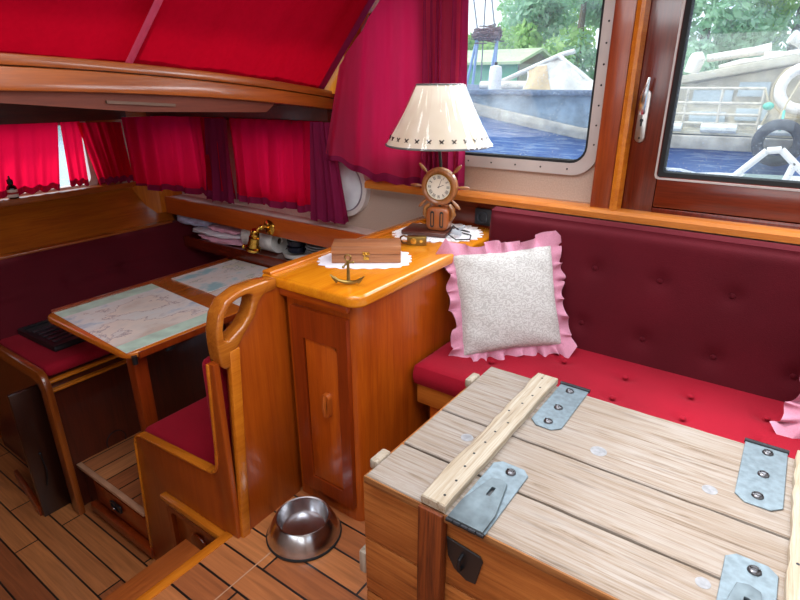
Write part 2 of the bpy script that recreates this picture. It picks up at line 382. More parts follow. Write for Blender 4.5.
# side window
w1 = st('window_1', MB().ring(rrect(WIN[0]-.045, WIN[1]+.045, WIN[2]-.045, WIN[3]+.045, .10), rrect(WIN[0], WIN[1], WIN[2], WIN[3], .065), 'xz', 2.178, 2.24), ALU)
MB().ring(rrect(WIN[0], WIN[1], WIN[2], WIN[3], .065), rrect(WIN[0]+.010, WIN[1]-.010, WIN[2]+.010, WIN[3]-.010, .056), 'xz', 2.185, 2.23).build('gasket', RUBBER, w1)
MB().prism(rrect(WIN[0], WIN[1], WIN[2], WIN[3], .065), 'xz', 2.212, 2.218).build('glass', GLASS, w1)
sc = MB()
for k in range(9):
    sc.ball((-.647, 2.178, 1.28+.07*k), .004, sub=1)
    sc.ball((-.74-.11*k, 2.178, 1.183), .004, sub=1)
sc.build('screws', DKMETAL, w1)
# window post and door
st('trim_5', MB().box(-.622, -.548, 2.13, 2.26, 1.04, CEIL, .008), WPOST)
st('trim_6', MB().prism([(-.552, 2.15), (-.545, 2.12), (-.53, 2.115), (-.518, 2.12), (-.512, 2.16)], 'xy', 1.04, CEIL), WEDGE)
d1 = tag(MB().box(-.52, -.405, 2.165, 2.225, 1.04, CEIL-.02, .006).build('door_1', WRED), kind='structure')
MB().box(-.405, .72, 2.165, 2.225, 1.075, 1.185, .006).build('bottom_rail', WREDX, d1)
MB().box(-.405, .72, 2.16, 2.235, 1.043, 1.073, .003).build('kick_strip', WRED, d1)
MB().box(-.405, .72, 2.165, 2.225, 1.93, CEIL-.02, .006).build('top_rail', WREDX, d1)
MB().box(.62, .73, 2.165, 2.225, 1.04, CEIL-.02, .006).build('stile', WRED, d1)
MB().ring(rrect(-.408, .62, 1.182, 1.93, .012, 2), rrect(-.390, .602, 1.20, 1.912, .008, 2), 'xz', 2.172, 2.226).build('gasket', RUBBER, d1)
MB().ring(rrect(-.414, .626, 1.176, 1.936, .014, 2), rrect(-.408, .62, 1.182, 1.93, .012, 2), 'xz', 2.160, 2.17).build('bead', ALU, d1)
MB().prism(rrect(-.40, .612, 1.19, 1.92, .01, 2), 'xz', 2.196, 2.202).build('glass', GLASS, d1)
hp = MB().prism(rrect(-.500, -.466, 1.30, 1.475, .017), 'xz', 2.153, 2.167, .003).build('handle_plate', metal('satin_steel', '#b8b4b2', .3), d1)
lv = MB(); lv.tube([(-.484, 2.135, 1.40), (-.482, 2.12, 1.43), (-.478, 2.115, 1.47), (-.472, 2.118, 1.515)], [.011, .012, .010, .004], 10)
lv.tube([(-.484, 2.155, 1.405), (-.484, 2.13, 1.405)], .011, 12).build('lever', metal('bright_steel', '#d0d0d0', .2), hp)
ky = MB(); ky.tube([(-.484, 2.153, 1.375), (-.484, 2.151, 1.375)], .006, 12); ky.box(-.487, -.481, 2.151, 2.153, 1.355, 1.372)
ky.ball((-.484, 2.152, 1.315), .004, sub=1); ky.build('keyhole', BLACK, hp)
# rails and lower panels on the side wall
st('trim_7', MB().prism([(2.108, 1.021), (2.108, 1.042), (2.116, 1.053), (2.13, 1.057), (2.2, 1.057), (2.2, 1.021)], 'yz', -1.71, 1.78), wood('cap_rail_wood', '#b06020', '#cc8038', 'x', rough=.25, coat=.6))
st('trim_8', MB().box(-1.27, -.97, 2.17, 2.2, .88, 1.02), WREDX)
# porthole
ph = st('window_2', MB().ring(circ(-1.90, 1.0, .155, 40), circ(-1.90, 1.0, .128, 40), 'xz', 2.165, 2.2), WHITEP)
MB().prism(circ(-1.90, 1.0, .128, 40), 'xz', 2.188, 2.194).build('glass', plain('painted_port_daylight', '#e8f0f8', .1), ph)  # opaque pale disc; daylight behind the port put into its colour
MB().ring(circ(-1.90, 1.0, .130, 40), circ(-1.90, 1.0, .124, 40), 'xz', 2.16, 2.168).build('gasket', plain('grey_gasket', '#8c8490', .6), ph)
# dinette window glass
for i, (x0, x1) in enumerate(((-3.62, -3.0), (-2.72, -2.08))):
    w = st('window_%d' % (4+i), MB().ring(rrect(x0-.02, x1+.02, .91, 1.31, .05), rrect(x0+.02, x1-.02, .95, 1.27, .05), 'xz', 2.19, 2.25), WHITEP)
    MB().prism(rrect(x0+.01, x1-.01, .94, 1.28, .05), 'xz', 2.215, 2.22).build('glass', GLASS, w)
w = st('window_6', MB().ring(rrect(.58, 1.76, .885, 1.305, .05), rrect(.62, 1.72, .915, 1.27, .05), 'yz', -3.65, -3.59), WHITEP)
MB().prism(rrect(.61, 1.73, .90, 1.28, .05), 'yz', -3.63, -3.625).build('glass', GLASS, w)

# dinette shelf: fiddle board, ledge, recessed shelf
sh = thing('wall_shelf', 'long varnished wooden wall shelf with a deep front board below the short red curtains', 'shelf', (-2.5, 2.1, .54))
MB().prism([(-3.62, .694), (-3.62, .804), (-1.42, .794), (-1.42, .686)], 'xz', 2.065, 2.085, .004).build('front_board', wood('shelf_board', '#a04010', '#c05818', 'x'), sh)
MB().prism([(-3.60, .770), (-3.60, .797), (-1.42, .787), (-1.42, .760)], 'xz', 2.085, 2.2).build('ledge', plain('ledge_paint', '#d4bcb4', .6), sh)
MB().box(-3.56, -1.42, 2.06, 2.42, .535, .553).build('shelf_board', WRED, sh)
MB().box(-3.2, -1.42, 2.045, 2.062, .495, .568, .004).build('lip', WREDX, sh)
MB().box(-3.56, -1.42, 2.415, 2.43, .553, .75).build('back_panel', WX, sh)

# ------------------------------------------------------------------ CURTAINS
def curtain(name, label, top, bot, folds, amp, nu=110, nv=16, group=None, hem=.035, mat=CURT, seed=0, nrm=(0, -1, 0), gather=1.0, hemmat=CURTD):
    """top / bot: polylines; the cloth hangs between them in soft vertical folds"""
    rnd = random.Random(seed); ph = [rnd.uniform(0, 6.28) for _ in range(6)]; n = Vector(nrm)
    def poly(P, u):
        L = [0.0]
        for a, b in zip(P, P[1:]): L.append(L[-1]+(Vector(b)-Vector(a)).length)
        t = u*L[-1]
        for i in range(len(P)-1):
            if t <= L[i+1]+1e-9: return Vector(P[i]).lerp(Vector(P[i+1]), (t-L[i])/max(1e-9, L[i+1]-L[i]))
        return Vector(P[-1])
    def fold(u, v):
        w = u+.012*math.sin(5*u+ph[0])+.006*v*math.sin(17*u+ph[1])
        f = math.sin(2*PI*folds*w+ph[2]+.5*math.sin(3*v+ph[5]))*.6+math.sin(2*PI*folds*1.73*w+ph[3])*.3+math.sin(2*PI*folds*.41*w+ph[4])*.5
        return f*amp*(gather*.45+.55*v)
    def P(u, v, off=0.0):
        a, b = poly(top, u), poly(bot, u)
        z = .009*math.sin(2*PI*folds*u+ph[2])*v
        return a.lerp(b, v)+n*(fold(u, v)+off)+Vector((0, 0, z))
    o = MB().grid(lambda u, v: P(u, v), nu, nv).build(name, mat, ang=180)
    tag(o, label, 'curtain', group)
    if hem:
        a, b = poly(top, .5), poly(bot, .5); hv = 1-hem/(a-b).length
        MB().grid(lambda u, v: P(u, hv+(1.004-hv)*v, .003), nu, 2).build('hem', hemmat, o, local=True, ang=180)
    return o
GC = 'short red curtains around the dinette'
curtain('window_curtain', 'short gathered red curtain starting at the dinette corner, left of the dark pleat', [(-3.55, 1.955, 1.30), (-3.3, 2.09, 1.31), (-2.78, 2.13, 1.315)], [(-3.53, 1.945, .85), (-3.25, 2.07, .855), (-2.76, 2.12, .85)], 8, .036, group=GC, seed=1)
curtain('window_curtain', 'narrow pleated curtain in painted purple shade between the two bright red short curtains', [(-2.90, 2.10, 1.31), (-2.70, 2.11, 1.312)], [(-2.95, 2.09, .825), (-2.70, 2.10, .83)], 3.5, .022, nu=60, group=GC, seed=2, mat=CURTD)  # cloth colour darkened where the wall between the windows blocks the light
curtain('window_curtain', 'wide short red curtain above the brass wall lamp, ending at the deck beam', [(-2.72, 2.125, 1.315), (-1.99, 2.13, 1.32)], [(-2.71, 2.11, .845), (-1.99, 2.11, .858)], 8, .036, group=GC, seed=3)
curtain('window_curtain', 'bunched, shade-coloured purple end of the short red curtains hanging beside the round port', [(-2.03, 2.09, 1.32), (-1.90, 2.10, 1.32)], [(-2.04, 2.08, .825), (-1.80, 2.09, .835)], 4, .022, nu=60, group=GC, seed=4, mat=CURTD)  # shade beyond the window edge put into the cloth colour
GB = 'short red curtains on the front bulkhead'
curtain('window_curtain', 'wide short red curtain behind the small bottle on the bulkhead ledge', [(-3.545, .95, 1.30), (-3.54, 1.575, 1.29)], [(-3.535, .90, .925), (-3.53, 1.50, .92)], 8, .013, group=GB, seed=5, nrm=(1, 0, 0))
curtain('window_curtain', 'narrow red curtain strip between two bright gaps on the front bulkhead', [(-3.545, 1.585, 1.29), (-3.545, 1.70, 1.29)], [(-3.54, 1.565, .93), (-3.54, 1.675, .92)], 2.5, .010, nu=50, group=GB, seed=6, nrm=(1, 0, 0))
curtain('window_curtain', 'dark bunched curtain drawn into the front corner of the dinette', [(-3.52, 1.67, 1.285), (-3.50, 1.93, 1.275)], [(-3.52, 1.735, .915), (-3.50, 1.945, .91)], 5, .018, nu=70, group=GB, seed=7, nrm=(1, 0, 0))
# windscreen curtains (lie along the raked windscreen)
def ws_curtain(y0, y1, label, seed, skew0=0, skew1=0, band=True, back=0):
    nn = Vector((.86, 0, -.5)); rnd = random.Random(seed); ph = [rnd.uniform(0, 6.28) for _ in range(4)]
    def P(u, v, off=0):
        t = 1-v; y = y0+(y1-y0)*u
        y += (skew0*(1-u)+skew1*u)*t
        f = .016*math.sin(2*PI*3.2*u+ph[0]+1.5*t)+.006*math.sin(2*PI*7.3*u+ph[1]-2*t)
        edge = math.exp(-(u/.04)**2)*.02+math.exp(-((1-u)/.04)**2)*.012
        sag = .004*math.sin(2*PI*14*u+ph[2])*max(0, v-.8)*5
        return rake(y, .006+.98*t-(.03 if back else 0))+nn*(.012-back+f*(.4+.6*t)+edge*(.2 if back else 1)+off+sag)
    o = MB().grid(lambda u, v: P(u, v), 90, 18).build('windscreen_curtain', WIND, ang=180)
    tag(o, label, 'curtain', 'red curtains across the raked windscreen')
    MB().grid(lambda u, v: P(u, .965+.035*v, .003), 90, 1).build('hem', WIND, o, local=True, ang=180)
    if band: MB().grid(lambda u, v: P(.955+.045*u, v, .004), 3, 18).build('edge_band', CURTD, o, local=True, ang=180)
    return o
ws_curtain(1.13, 2.12, 'large flat red windscreen curtain directly above the wooden beam, with a dark right edge', 11, .05, .0)
ws_curtain(-.6, 1.17, 'red windscreen curtain in the upper left, left of the pale vertical fold', 12, 0, .05, False, .02)
MB().grid(lambda u, v: rake(1.12+.028*u+.05*v, .02+.97*v)+Vector((.86, 0, -.5))*(.03+.012*math.sin(u*PI)), 8, 12).build('fold_band', curtain_mat('fold_highlight', '#d05878', '#f07090', .4), bpy.data.objects['windscreen_curtain.001'], local=True, ang=180)  # pale strip paints a highlight on the fold between the two panels
# long side window curtain
lc = curtain('side_window_curtain', 'long red curtain hanging behind the table lamp at the side window', [(-1.835, 2.10, 1.575), (-1.60, 2.11, 1.83), (-1.43, 2.12, 2.03), (-1.22, 2.14, 2.03)], [(-1.93, 2.07, 1.165), (-1.66, 2.09, 1.075), (-1.40, 2.135, 1.045), (-1.22, 2.14, 1.055)], 5, .017, nu=140, nv=24, seed=21, gather=.8, mat=CURT2)
curtain('side_window_curtain', 'tightly pleated dark edge of the long red curtain next to the window pane', [(-1.42, 2.14, 2.03), (-1.205, 2.14, 2.03)], [(-1.42, 2.145, 1.05), (-1.195, 2.14, 1.062)], 8, .024, nu=140, nv=20, seed=23, gather=1.6, group=None, mat=curtain_mat('pleated_red', '#94244c', '#d01c50', .28))
MB().tube([(-1.45, 2.1, 2.035), (-1.15, 2.1, 2.035)], .008).build('curtain_rod', BRASS, lc, local=True)

# ------------------------------------------------------------------ SETTEE
def dimple_panel(x0, x1, y0, y1, nu, nv, height, buttons, depth=.016, rad=.05, puff=.012):
    """cushion top surface: returns fn(u,v)->height offset with rounded borders and button dimples"""
    def h(x, y):
        d = min(x-x0, x1-x, y-y0, y1-y)
        e = max(0, min(1, d/.035)); r = math.sqrt(max(0, 1-(1-e)**2))
        z = height*0+puff*r
        for bx, by in buttons:
            q = (x-bx)**2+(y-by)**2
            z -= depth*math.exp(-q/(rad*rad*.35))+depth*.35*math.exp(-q/(rad*rad*3))
        return z
    return h
so = thing('settee', 'long red button-tufted bench settee under the door and side window', 'sofa', (.25, 1.85, 0))
SX0, SX1 = -1.0, 1.55
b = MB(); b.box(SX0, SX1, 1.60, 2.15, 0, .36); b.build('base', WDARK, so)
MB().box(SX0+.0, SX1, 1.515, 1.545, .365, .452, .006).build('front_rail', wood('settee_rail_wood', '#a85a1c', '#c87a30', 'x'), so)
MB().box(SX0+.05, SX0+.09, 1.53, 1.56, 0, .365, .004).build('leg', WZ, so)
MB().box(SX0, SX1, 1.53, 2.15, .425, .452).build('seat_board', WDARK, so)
sb = [(-.78, 1.85), (-.56, 1.85), (-.34, 1.855), (-.13, 1.85), (.085, 1.846), (.31, 1.85), (-.78, 1.69), (-.56, 1.69), (-.34, 1.692), (-.128, 1.694), (.09, 1.69), (.31, 1.69)]
hS = dimple_panel(SX0, SX1, 1.50, 2.06, 0, 0, 0, sb)
m = MB()
m.grid(lambda u, v: Vector((SX0+(SX1-SX0)*u, 1.50+.56*v, .528+hS(SX0+(SX1-SX0)*u, 1.50+.56*v)-.004*v)), 200, 56)
m.grid(lambda u, v: Vector((SX0+(SX1-SX0)*u, 1.50-.012*math.sin(v*PI), .455+.073*v)), 40, 6)
m.grid(lambda u, v: Vector((SX0, 1.50+.56*u, .455+.073*v)), 8, 4); m.grid(lambda u, v: Vector((SX1, 1.50+.56*u, .455+.073*v)), 8, 4)
m.box(SX0+.005, SX1-.005, 1.505, 2.055, .453, .50)
sc_ = m.build('seat_cushion', VELVET, so, ang=60)
for bx, by in sb: MB().ball((bx, by, .529), .0105, (1, 1, .5), 2).build('button', VELVET, sc_)
bb = [(-.80, .855), (-.54, .851), (-.312, .846), (-.087, .840), (.14, .84), (.37, .84), (-.80, .64), (-.557, .633), (-.331, .625), (-.099, .62), (.13, .62), (.36, .62)]
hB = dimple_panel(SX0+.01, SX1, .47, 1.0, 0, 0, 0, bb, depth=.014, puff=.02)
def backf(x, z): return Vector((x, 1.985+(z-.5)*.12, z))
BN = Vector((0, -1, .125)).normalized()
m = MB(); Z0, Z1 = .47, 1.012
m.grid(lambda u, v: backf(SX0+.01+(SX1-SX0-.01)*u, Z0+(Z1-Z0)*v)+BN*hB(SX0+.01+(SX1-SX0-.01)*u, Z0+(Z1-Z0)*v), 200, 56)
m.grid(lambda u, v: backf(SX0+.01+(SX1-SX0-.01)*u, Z1)+Vector((0, .07*v, .008*math.sin(v*PI))), 40, 5)
m.grid(lambda u, v: backf(SX0+.01, Z0+(Z1-Z0)*u)+Vector((-.006*math.sin(v*PI), .07*v, 0)), 8, 5)
m.grid(lambda u, v: backf(SX0+.01+(SX1-SX0-.01)*u, Z0+(Z1-Z0)*v)+Vector((0, .07, 0)), 8, 4)
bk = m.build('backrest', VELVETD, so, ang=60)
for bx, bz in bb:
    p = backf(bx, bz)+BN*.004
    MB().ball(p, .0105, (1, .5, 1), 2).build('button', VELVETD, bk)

# ------------------------------------------------------------------ PILLOWS
def pillow(label, loc, rot, w, h, t, frill, seed):
    rnd = random.Random(seed); root = thing('throw_pillow', label, 'pillow', loc, rot, 'frilled pillows on the settee')
    cover = chalk_fab
    def side(sgn):
        def f(u, v):
            a, c = 2*u-1, 2*v-1
            k = max(0, (1-a*a))**.42*max(0, (1-c*c))**.42
            pin = 1-.055*(1-abs(a))*abs(c)**3; pin2 = 1-.055*(1-abs(c))*abs(a)**3
            wr = .006*math.sin(9*a+5*c+seed)*math.sin(7*c-3*a)*(abs(a)**2+abs(c)**2)*.7*k**.3
            return Vector((a*w*.5*pin2, sgn*(-t*.5*k)-sgn*wr, h*.5+c*h*.5*pin))
        return f
    m = MB(); m.grid(side(1), 44, 44); m.grid(side(-1), 24, 24)
    m.build('cover', cover, root, local=True, ang=120)
    # frill ring
    P = []
    def edge(s):
        s = (s % 1)*4; k = int(s); f = s-k; q = 2*f-1
        pin = .055*.5
        if k == 0: return Vector((q*w/2, 0, h-(1-abs(q))*pin*h)), Vector((q*.25, 0, 1))
        if k == 1: return Vector((w/2-(1-abs(q))*pin*w, 0, h/2-q*h/2)), Vector((1, 0, -q*.25))
        if k == 2: return Vector((-q*w/2, 0, (1-abs(q))*pin*h)), Vector((-q*.25, 0, -1))
        return Vector((-w/2+(1-abs(q))*pin*w, 0, h/2+q*h/2)), Vector((-1, 0, q*.25))
    ph = [rnd.uniform(0, 6) for _ in range(5)]
    def fr(u, v):
        p, n = edge(u); c = (u*4) % 1; corner = max(0, 1-min(c, 1-c)*9)
        lo = math.sin(2*PI*9*u+ph[0]); hi = math.sin(2*PI*31*u+ph[1]+2*math.sin(2*PI*5*u+ph[2])); h3 = math.sin(2*PI*17*u+ph[3])
        L = frill*(.85+.28*lo*.6+.22*h3*.5+.5*corner)
        nn = n.normalized()
        y = (.016*hi+.012*h3+.008*lo)*v
        tang = Vector((nn.z, 0, -nn.x))
        return p-nn*.006+nn*L*v+tang*(.010*math.sin(2*PI*23*u+ph[4])*v)+Vector((0, y-.004, 0))
    MB().grid(fr, 360, 8, wrap=True).build('frill', PINK, root, local=True, ang=180)
    return root
PINK = fabric('pink_gingham_frill', '#c0849a', sheen=.1, var=.16, scale=260)
def damask():
    m, nt, out = newmat('white_damask'); v = coords(nt)
    n = N(nt, 'ShaderNodeTexNoise'); n.inputs['Scale'].default_value = 40; n.inputs['Detail'].default_value = 2; n.inputs['Distortion'].default_value = 2.2; nt.links.new(v, n.inputs['Vector'])
    w = N(nt, 'ShaderNodeTexWave', wave_type='RINGS'); w.inputs['Scale'].default_value = 22; w.inputs['Distortion'].default_value = 16; w.inputs['Detail Scale'].default_value = 2.2; nt.links.new(v, w.inputs['Vector'])
    f = mixc(nt, .5, n.outputs['Color'], w.outputs['Color'])
    c = ramp(nt, f, [(.36, lin('#a4a19e')), (.47, lin('#b6b4b1')), (.52, lin('#a9a6a3')), (.62, lin('#bcbab8'))])
    bsdf(nt, out, c, .8, bump=n.outputs['Fac'], bstr=.12, sheen=.1); return m
chalk_fab = damask()
pillow('white damask throw pillow with pink ruffle leaning in the settee corner beside the cabinet', (-.735, 1.775, .553), (math.radians(-22), math.radians(-4), math.radians(42)), .385, .385, .13, .050, 3)
pillow('throw pillow cut off by the right edge, only its pink ruffle in view', (.355, 1.76, .556), (math.radians(-22), math.radians(2), math.radians(-4)), .39, .345, .12, .055, 8)

# ------------------------------------------------------------------ CABINET
cab = thing('cabinet', 'tall varnished wooden cabinet with a rounded honey-coloured counter carrying the lamp', 'cabinet', (-1.17, 1.68, 0))
c = MB()
c.prism([(-1.325, 1.20), (-1.325, 2.17), (-1.02, 2.17), (-1.02, 1.235), (-1.024, 1.218), (-1.035, 1.205), (-1.052, 1.20)], 'xy', 0, .868)
c.build('carcass', WZ, cab)
cp = [(-1.40, 1.165)]+[(-.985-.05+.05*math.sin(math.radians(a)), 1.165+.05-.05*math.cos(math.radians(a))) for a in range(0, 91, 15)]+[(-.985, 2.05), (-1.0, 2.165), (-1.40, 2.165)]
top = MB().prism(cp, 'xy', .862, .903, .010, 3).build('countertop', WTOP, cab)
MB().prism([(-1.402, 1.17), (-1.402, 2.16), (-1.362, 2.16), (-1.362, 1.17)], 'xy', .899, .914, .006, 3).build('fiddle_rail', WEDGE, top)
MB().box(-1.395, -1.04, 1.178, 1.2, .835, .862, .004).build('apron', WX, cab)
dr = MB(); dr.ring(rrect(-1.297, -1.048, .065, .808, .003, 2), rrect(-1.243, -1.092, .125, .70, .004, 2), 'xz', 1.182, 1.203)
dr = dr.build('door', WDOOR, cab)
arch = [(-1.240, .128), (-1.095, .128), (-1.095, .66), (-1.098, .68), (-1.108, .693), (-1.125, .697), (-1.21, .697), (-1.24, .697)]
MB().prism(arch, 'xz', 1.187, 1.2, .004).build('door_panel', WZ, dr)
hl = MB(); hl.ring(rrect(-1.165, -1.128, .425, .515, .017), rrect(-1.156, -1.137, .436, .505, .009), 'xz', 1.168, 1.188); hl.tube([(-1.147, 1.172, .43), (-1.147, 1.165, .47), (-1.147, 1.172, .51)], .008, 8)
hl.build('handle', wood('handle_wood', '#8a3c10', '#b05c20', 'z'), dr)

# ------------------------------------------------------------------ NEAR DINETTE BENCH
nb = thing('dinette_bench', 'dinette bench next to the cabinet, with hoop grip back and red cushions', 'bench', (-1.65, 1.5, -.5))
arc = lambda cx, cz, r, a0, a1, n=6: [(cx+r*math.cos(math.radians(a0+(a1-a0)*k/n)), cz+r*math.sin(math.radians(a0+(a1-a0)*k/n))) for k in range(n+1)]
sp = [(-2.0, -.5), (-1.337, -.5), (-1.337, .69), (-1.367, .69), (-1.392, .34), (-1.398, .295), (-1.41, .262), (-1.432, .243), (-1.46, .238)]+[(-1.88, .205)]+[(-1.905, .20), (-1.925, .185), (-1.935, .16)]
side = MB().prism(sp, 'xz', .89, .912, .003).build('side_panel', wood('bench_side_wood', '#80300a', '#9c4810', 'z'), nb)
ed = MB(); rim = [(-1.366, .685), (-1.390, .34), (-1.397, .293), (-1.410, .262), (-1.432, .246), (-1.46, .242), (-1.88, .209), (-1.908, .203), (-1.93, .186), (-1.94, .158), (-2.005, -.495)]
for a, b_ in zip(rim, rim[1:]):
    L = math.hypot(b_[0]-a[0], b_[1]-a[1]); an = math.atan2(b_[1]-a[1], b_[0]-a[0])
    ed.obox(((a[0]+b_[0])/2, .901, (a[1]+b_[1])/2), (L+.006, .034, .012), (0, -an, 0), .004, 2)
ed.build('rim', WEDGEX, nb)
# backrest panel with the hoop grip (in the y-z plane)
bp = [(.91, -.03), (1.2, -.03), (1.2, .868), (1.10, .868), (1.07, .835), (1.03, .775), (.98, .735), (.955, .70), (.95, .62)]
MB().prism(bp, 'yz', -1.365, -1.335, .004).build('back_panel', wood('bench_back_wood', '#8c3606', '#ac5210', 'z'), nb)
MB().prism([(.900, -.04), (.934, -.04), (.985, .72), (.945, .72)], 'yz', -1.345, -1.322, .006).build('post', WEDGE, nb)
def radial(poly, c, n=48):
    out = []
    for k in range(n):
        t = 2*PI*k/n; d = (math.cos(t), math.sin(t)); best = None
        for (x0, y0), (x1, y1) in zip(poly, poly[1:]+poly[:1]):
            ex, ey = x1-x0, y1-y0; den = d[0]*ey-d[1]*ex
            if abs(den) < 1e-9: continue
            r = ((x0-c[0])*ey-(y0-c[1])*ex)/den; q = ((x0-c[0])*d[1]-(y0-c[1])*d[0])/den
            if r > 0 and -1e-6 <= q <= 1+1e-6 and (best is None or r > best): best = r
        out.append((c[0]+d[0]*best, c[1]+d[1]*best))
    return out
ho = [(.912, .665), (.907, .75), (.910, .80), (.925, .850), (.955, .885), (1.02, .906), (1.096, .906), (1.15, .902), (1.12, .872), (1.085, .85), (1.06, .80), (1.01, .755), (.972, .71), (.955, .665)]
hi_ = [(.940, .768), (.941, .80), (.950, .835), (.972, .862), (1.0, .872), (1.035, .875), (1.052, .866), (1.046, .84), (1.03, .812), (1.005, .788), (.975, .772), (.955, .762)]
hi_ = [(.99+(y-.99)*1.13, .82+(z-.82)*1.13) for y, z in hi_]
hp_ = MB(); hp_.ring(radial(ho, (.99, .82)), radial(hi_, (.99, .82)), 'yz', -1.385, -1.325, .007)
hp_.prism([(1.10, .862), (1.163, .864), (1.163, .899), (1.10, .905)], 'yz', -1.383, -1.327, .006)
hp_.build('hoop_grip', wood('hoop_wood', '#8a4410', '#b06a22', 'y', rough=.22, coat=.6), nb)
MB().box(-1.92, -1.38, .915, 2.03, .06, .10, .004).build('seat_board', WDARK, nb)
MB().box(-1.90, -1.88, .915, 2.03, -.249, .06).build('front_board', WDARK, nb)
MB().box(-1.935, -1.45, .92, 2.03, .10, .215, .03, 4).build('seat_cushion', VELVET, nb)
MB().box(-1.47, -1.385, .922, 2.03, .17, .665, .03, 4).build('back_cushion', VELVET, nb)
MB().box(-1.39, -1.345, 1.2, 2.03, -.03, .84).build('back_board', WZ, nb)

# companion step trims
st('trim_9', MB().box(-1.775, -1.40, .862, .89, -.032, -.004, .004), WEDGEX)
st('trim_10', MB().box(-1.40, -1.362, -1.6, .89, -.032, .004, .004), WEDGE)
st('trim_11', MB().box(-1.52, -1.40, -1.6, .80, -.06, -.03, .004), wood('sill_plank', '#7c3c18', '#9c5424', 'y'))
rp = st('trim_12', MB().ring(rrect(-1.76, -1.42, -.42, -.05, .02), rrect(-1.735, -1.45, -.38, -.075, .02), 'xz', .872, .89), WDOOR)
MB().prism(circ(-1.585, -.17, .05, 28), 'xz', .878, .889, .003).build('round_boss', WDOOR, rp)

# ------------------------------------------------------------------ PLATFORM AND TABLE
pf = thing('step_platform', 'low wooden platform with planked top and drawer below the dinette table', 'platform', (-2.25, 1.45, -.5))
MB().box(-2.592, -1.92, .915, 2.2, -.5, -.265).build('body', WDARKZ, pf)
MB().box(-2.597, -1.92, .915, 2.2, -.265, -.25).build('planked_top', FLOORY, pf)
MB().box(-2.597, -2.012, .890, .915, -.268, -.249, .003).build('nosing', plain('worn_nosing', '#b08468', .5), pf)
dw = MB().box(-2.46, -2.015, .897, .916, -.41, -.29, .004).build('drawer', WDOOR, pf)
hb = MB(); hb.ring(rrect(-2.30, -2.21, -.355, -.315, .008), rrect(-2.29, -2.22, -.35, -.322, .006), 'xz', .883, .892); hb.box(-2.292, -2.218, .8885, .8905, -.352, -.32)
hb.build('handle', BLACK, dw)
MB().ball((-2.265, .881, -.345), .007).build('catch', STEEL, dw)
MB().box(-2.50, -1.98, .872, .905, -.47, -.425, .004).build('plinth', WDOOR, pf)

tb = thing('dinette_table', 'wooden dinette table with charts set in its top, between the two benches', 'table', (-2.33, 1.5, -.25))
tp = rrect(-2.725, -2.0, .955, 2.04, [.02, .02, .07, .07], 6)
MB().prism(tp, 'xy', .470, .50, .008, 3).build('tabletop', wood('table_top_wood', '#b85c18', '#d87c24', 'y', rough=.2, coat=.7), tb)
MB().prism([(-2.105, -.25), (-2.06, -.25), (-2.05, .468), (-2.115, .468)], 'xz', 1.0, 1.06, .006).build('leg', WDOOR, tb)
MB().box(-2.62, -2.56, 1.85, 1.91, -.25, .46, .006).build('leg', WZ, tb)
MB().box(-2.6, -2.1, 1.25, 1.32, .41, .462).build('stretcher', WDARK, tb)
MB().tube([(-2.005, .985, .45), (-2.005, .985, .485)], .011, 10).build('leaf_catch', DKMETAL, tb); MB().box(-2.015, -1.995, 1.12, 1.16, .45, .475, .003).build('leaf_catch', DKMETAL, tb)
MB().box(-2.735, -2.726, 1.0, 2.02, .472, .506, .002).build('edge_strip', WDOOR, tb)
MB().box(-1.999, -1.990, 1.0, 2.02, .472, .499, .002).build('edge_strip', WDOOR, tb)
def chart_mat(name, seed, land, sea, line):
    m, nt, out = newmat(name); v = coords(nt, (1, .6, 1), loc=(seed*3.7, seed*1.3, 0))
    n = N(nt, 'ShaderNodeTexNoise'); n.inputs['Scale'].default_value = 3.6; n.inputs['Detail'].default_value = 7; n.inputs['Roughness'].default_value = .6; nt.links.new(v, n.inputs['Vector'])
    c = ramp(nt, n.outputs['Fac'], [(.36, lin(sea)), (.42, lin('#ececea')), (.485, lin('#eae4de')), (.492, lin(line)), (.50, lin(land)), (.58, lin('#e8e0d8')), (.66, lin('#dccabc'))])
    n2 = N(nt, 'ShaderNodeTexNoise'); n2.inputs['Scale'].default_value = 22; n2.inputs['Detail'].default_value = 6; nt.links.new(v, n2.inputs['Vector'])
    c = mixc(nt, ramp(nt, n2.outputs['Fac'], [(.60, (0, 0, 0, 1)), (.70, (.22, .22, .22, 1))]), c, lin('#8c8490'))
    bsdf(nt, out, c, .35, .1); return m
def chart(label, quad, mat, bmat):
    o = thing('chart_sheet', label, 'chart', (sum(q[0] for q in quad)/4, sum(q[1] for q in quad)/4, .5), group='charts laid on the dinette table')
    MB().prism(quad, 'xy', .5002, .5022).build('sheet', mat, o)
    if bmat:
        a, b_, c_, d_ = [Vector(q) for q in quad]
        def band(p, q, r, s, f=.13):
            return [tuple(p), tuple(q), tuple(q.lerp(r, f)), tuple(p.lerp(s, f))]
        MB().prism(band(a, b_, c_, d_), 'xy', .5022, .5026).build('border', bmat, o); MB().prism(band(c_, d_, a, b_), 'xy', .5022, .5026).build('border', bmat, o)
chart('large pale chart on the end of the table nearest the passage', [(-2.69, .995), (-2.69, 1.49), (-2.02, 1.44), (-2.02, .965)], chart_mat('chart_art_a', 1, '#f4e8dc', '#b4c8d8', '#a09098'), plain('green_border', '#c4e0d0', .4, var=.2))
chart('pale blue-green chart on the far end of the table beside the shelf', [(-2.68, 1.60), (-2.68, 2.03), (-2.33, 2.033), (-2.33, 1.58)], chart_mat('chart_art_b', 4, '#e4e4d0', '#a0d0d8', '#98a8a8'), None)
chart('white chart half hidden behind the hoop grip of the bench', [(-2.322, 1.58), (-2.322, 2.033), (-2.02, 2.036), (-2.02, 1.55)], chart_mat('chart_art_c', 7, '#ececec', '#d0e0e4', '#a8acb0'), None)

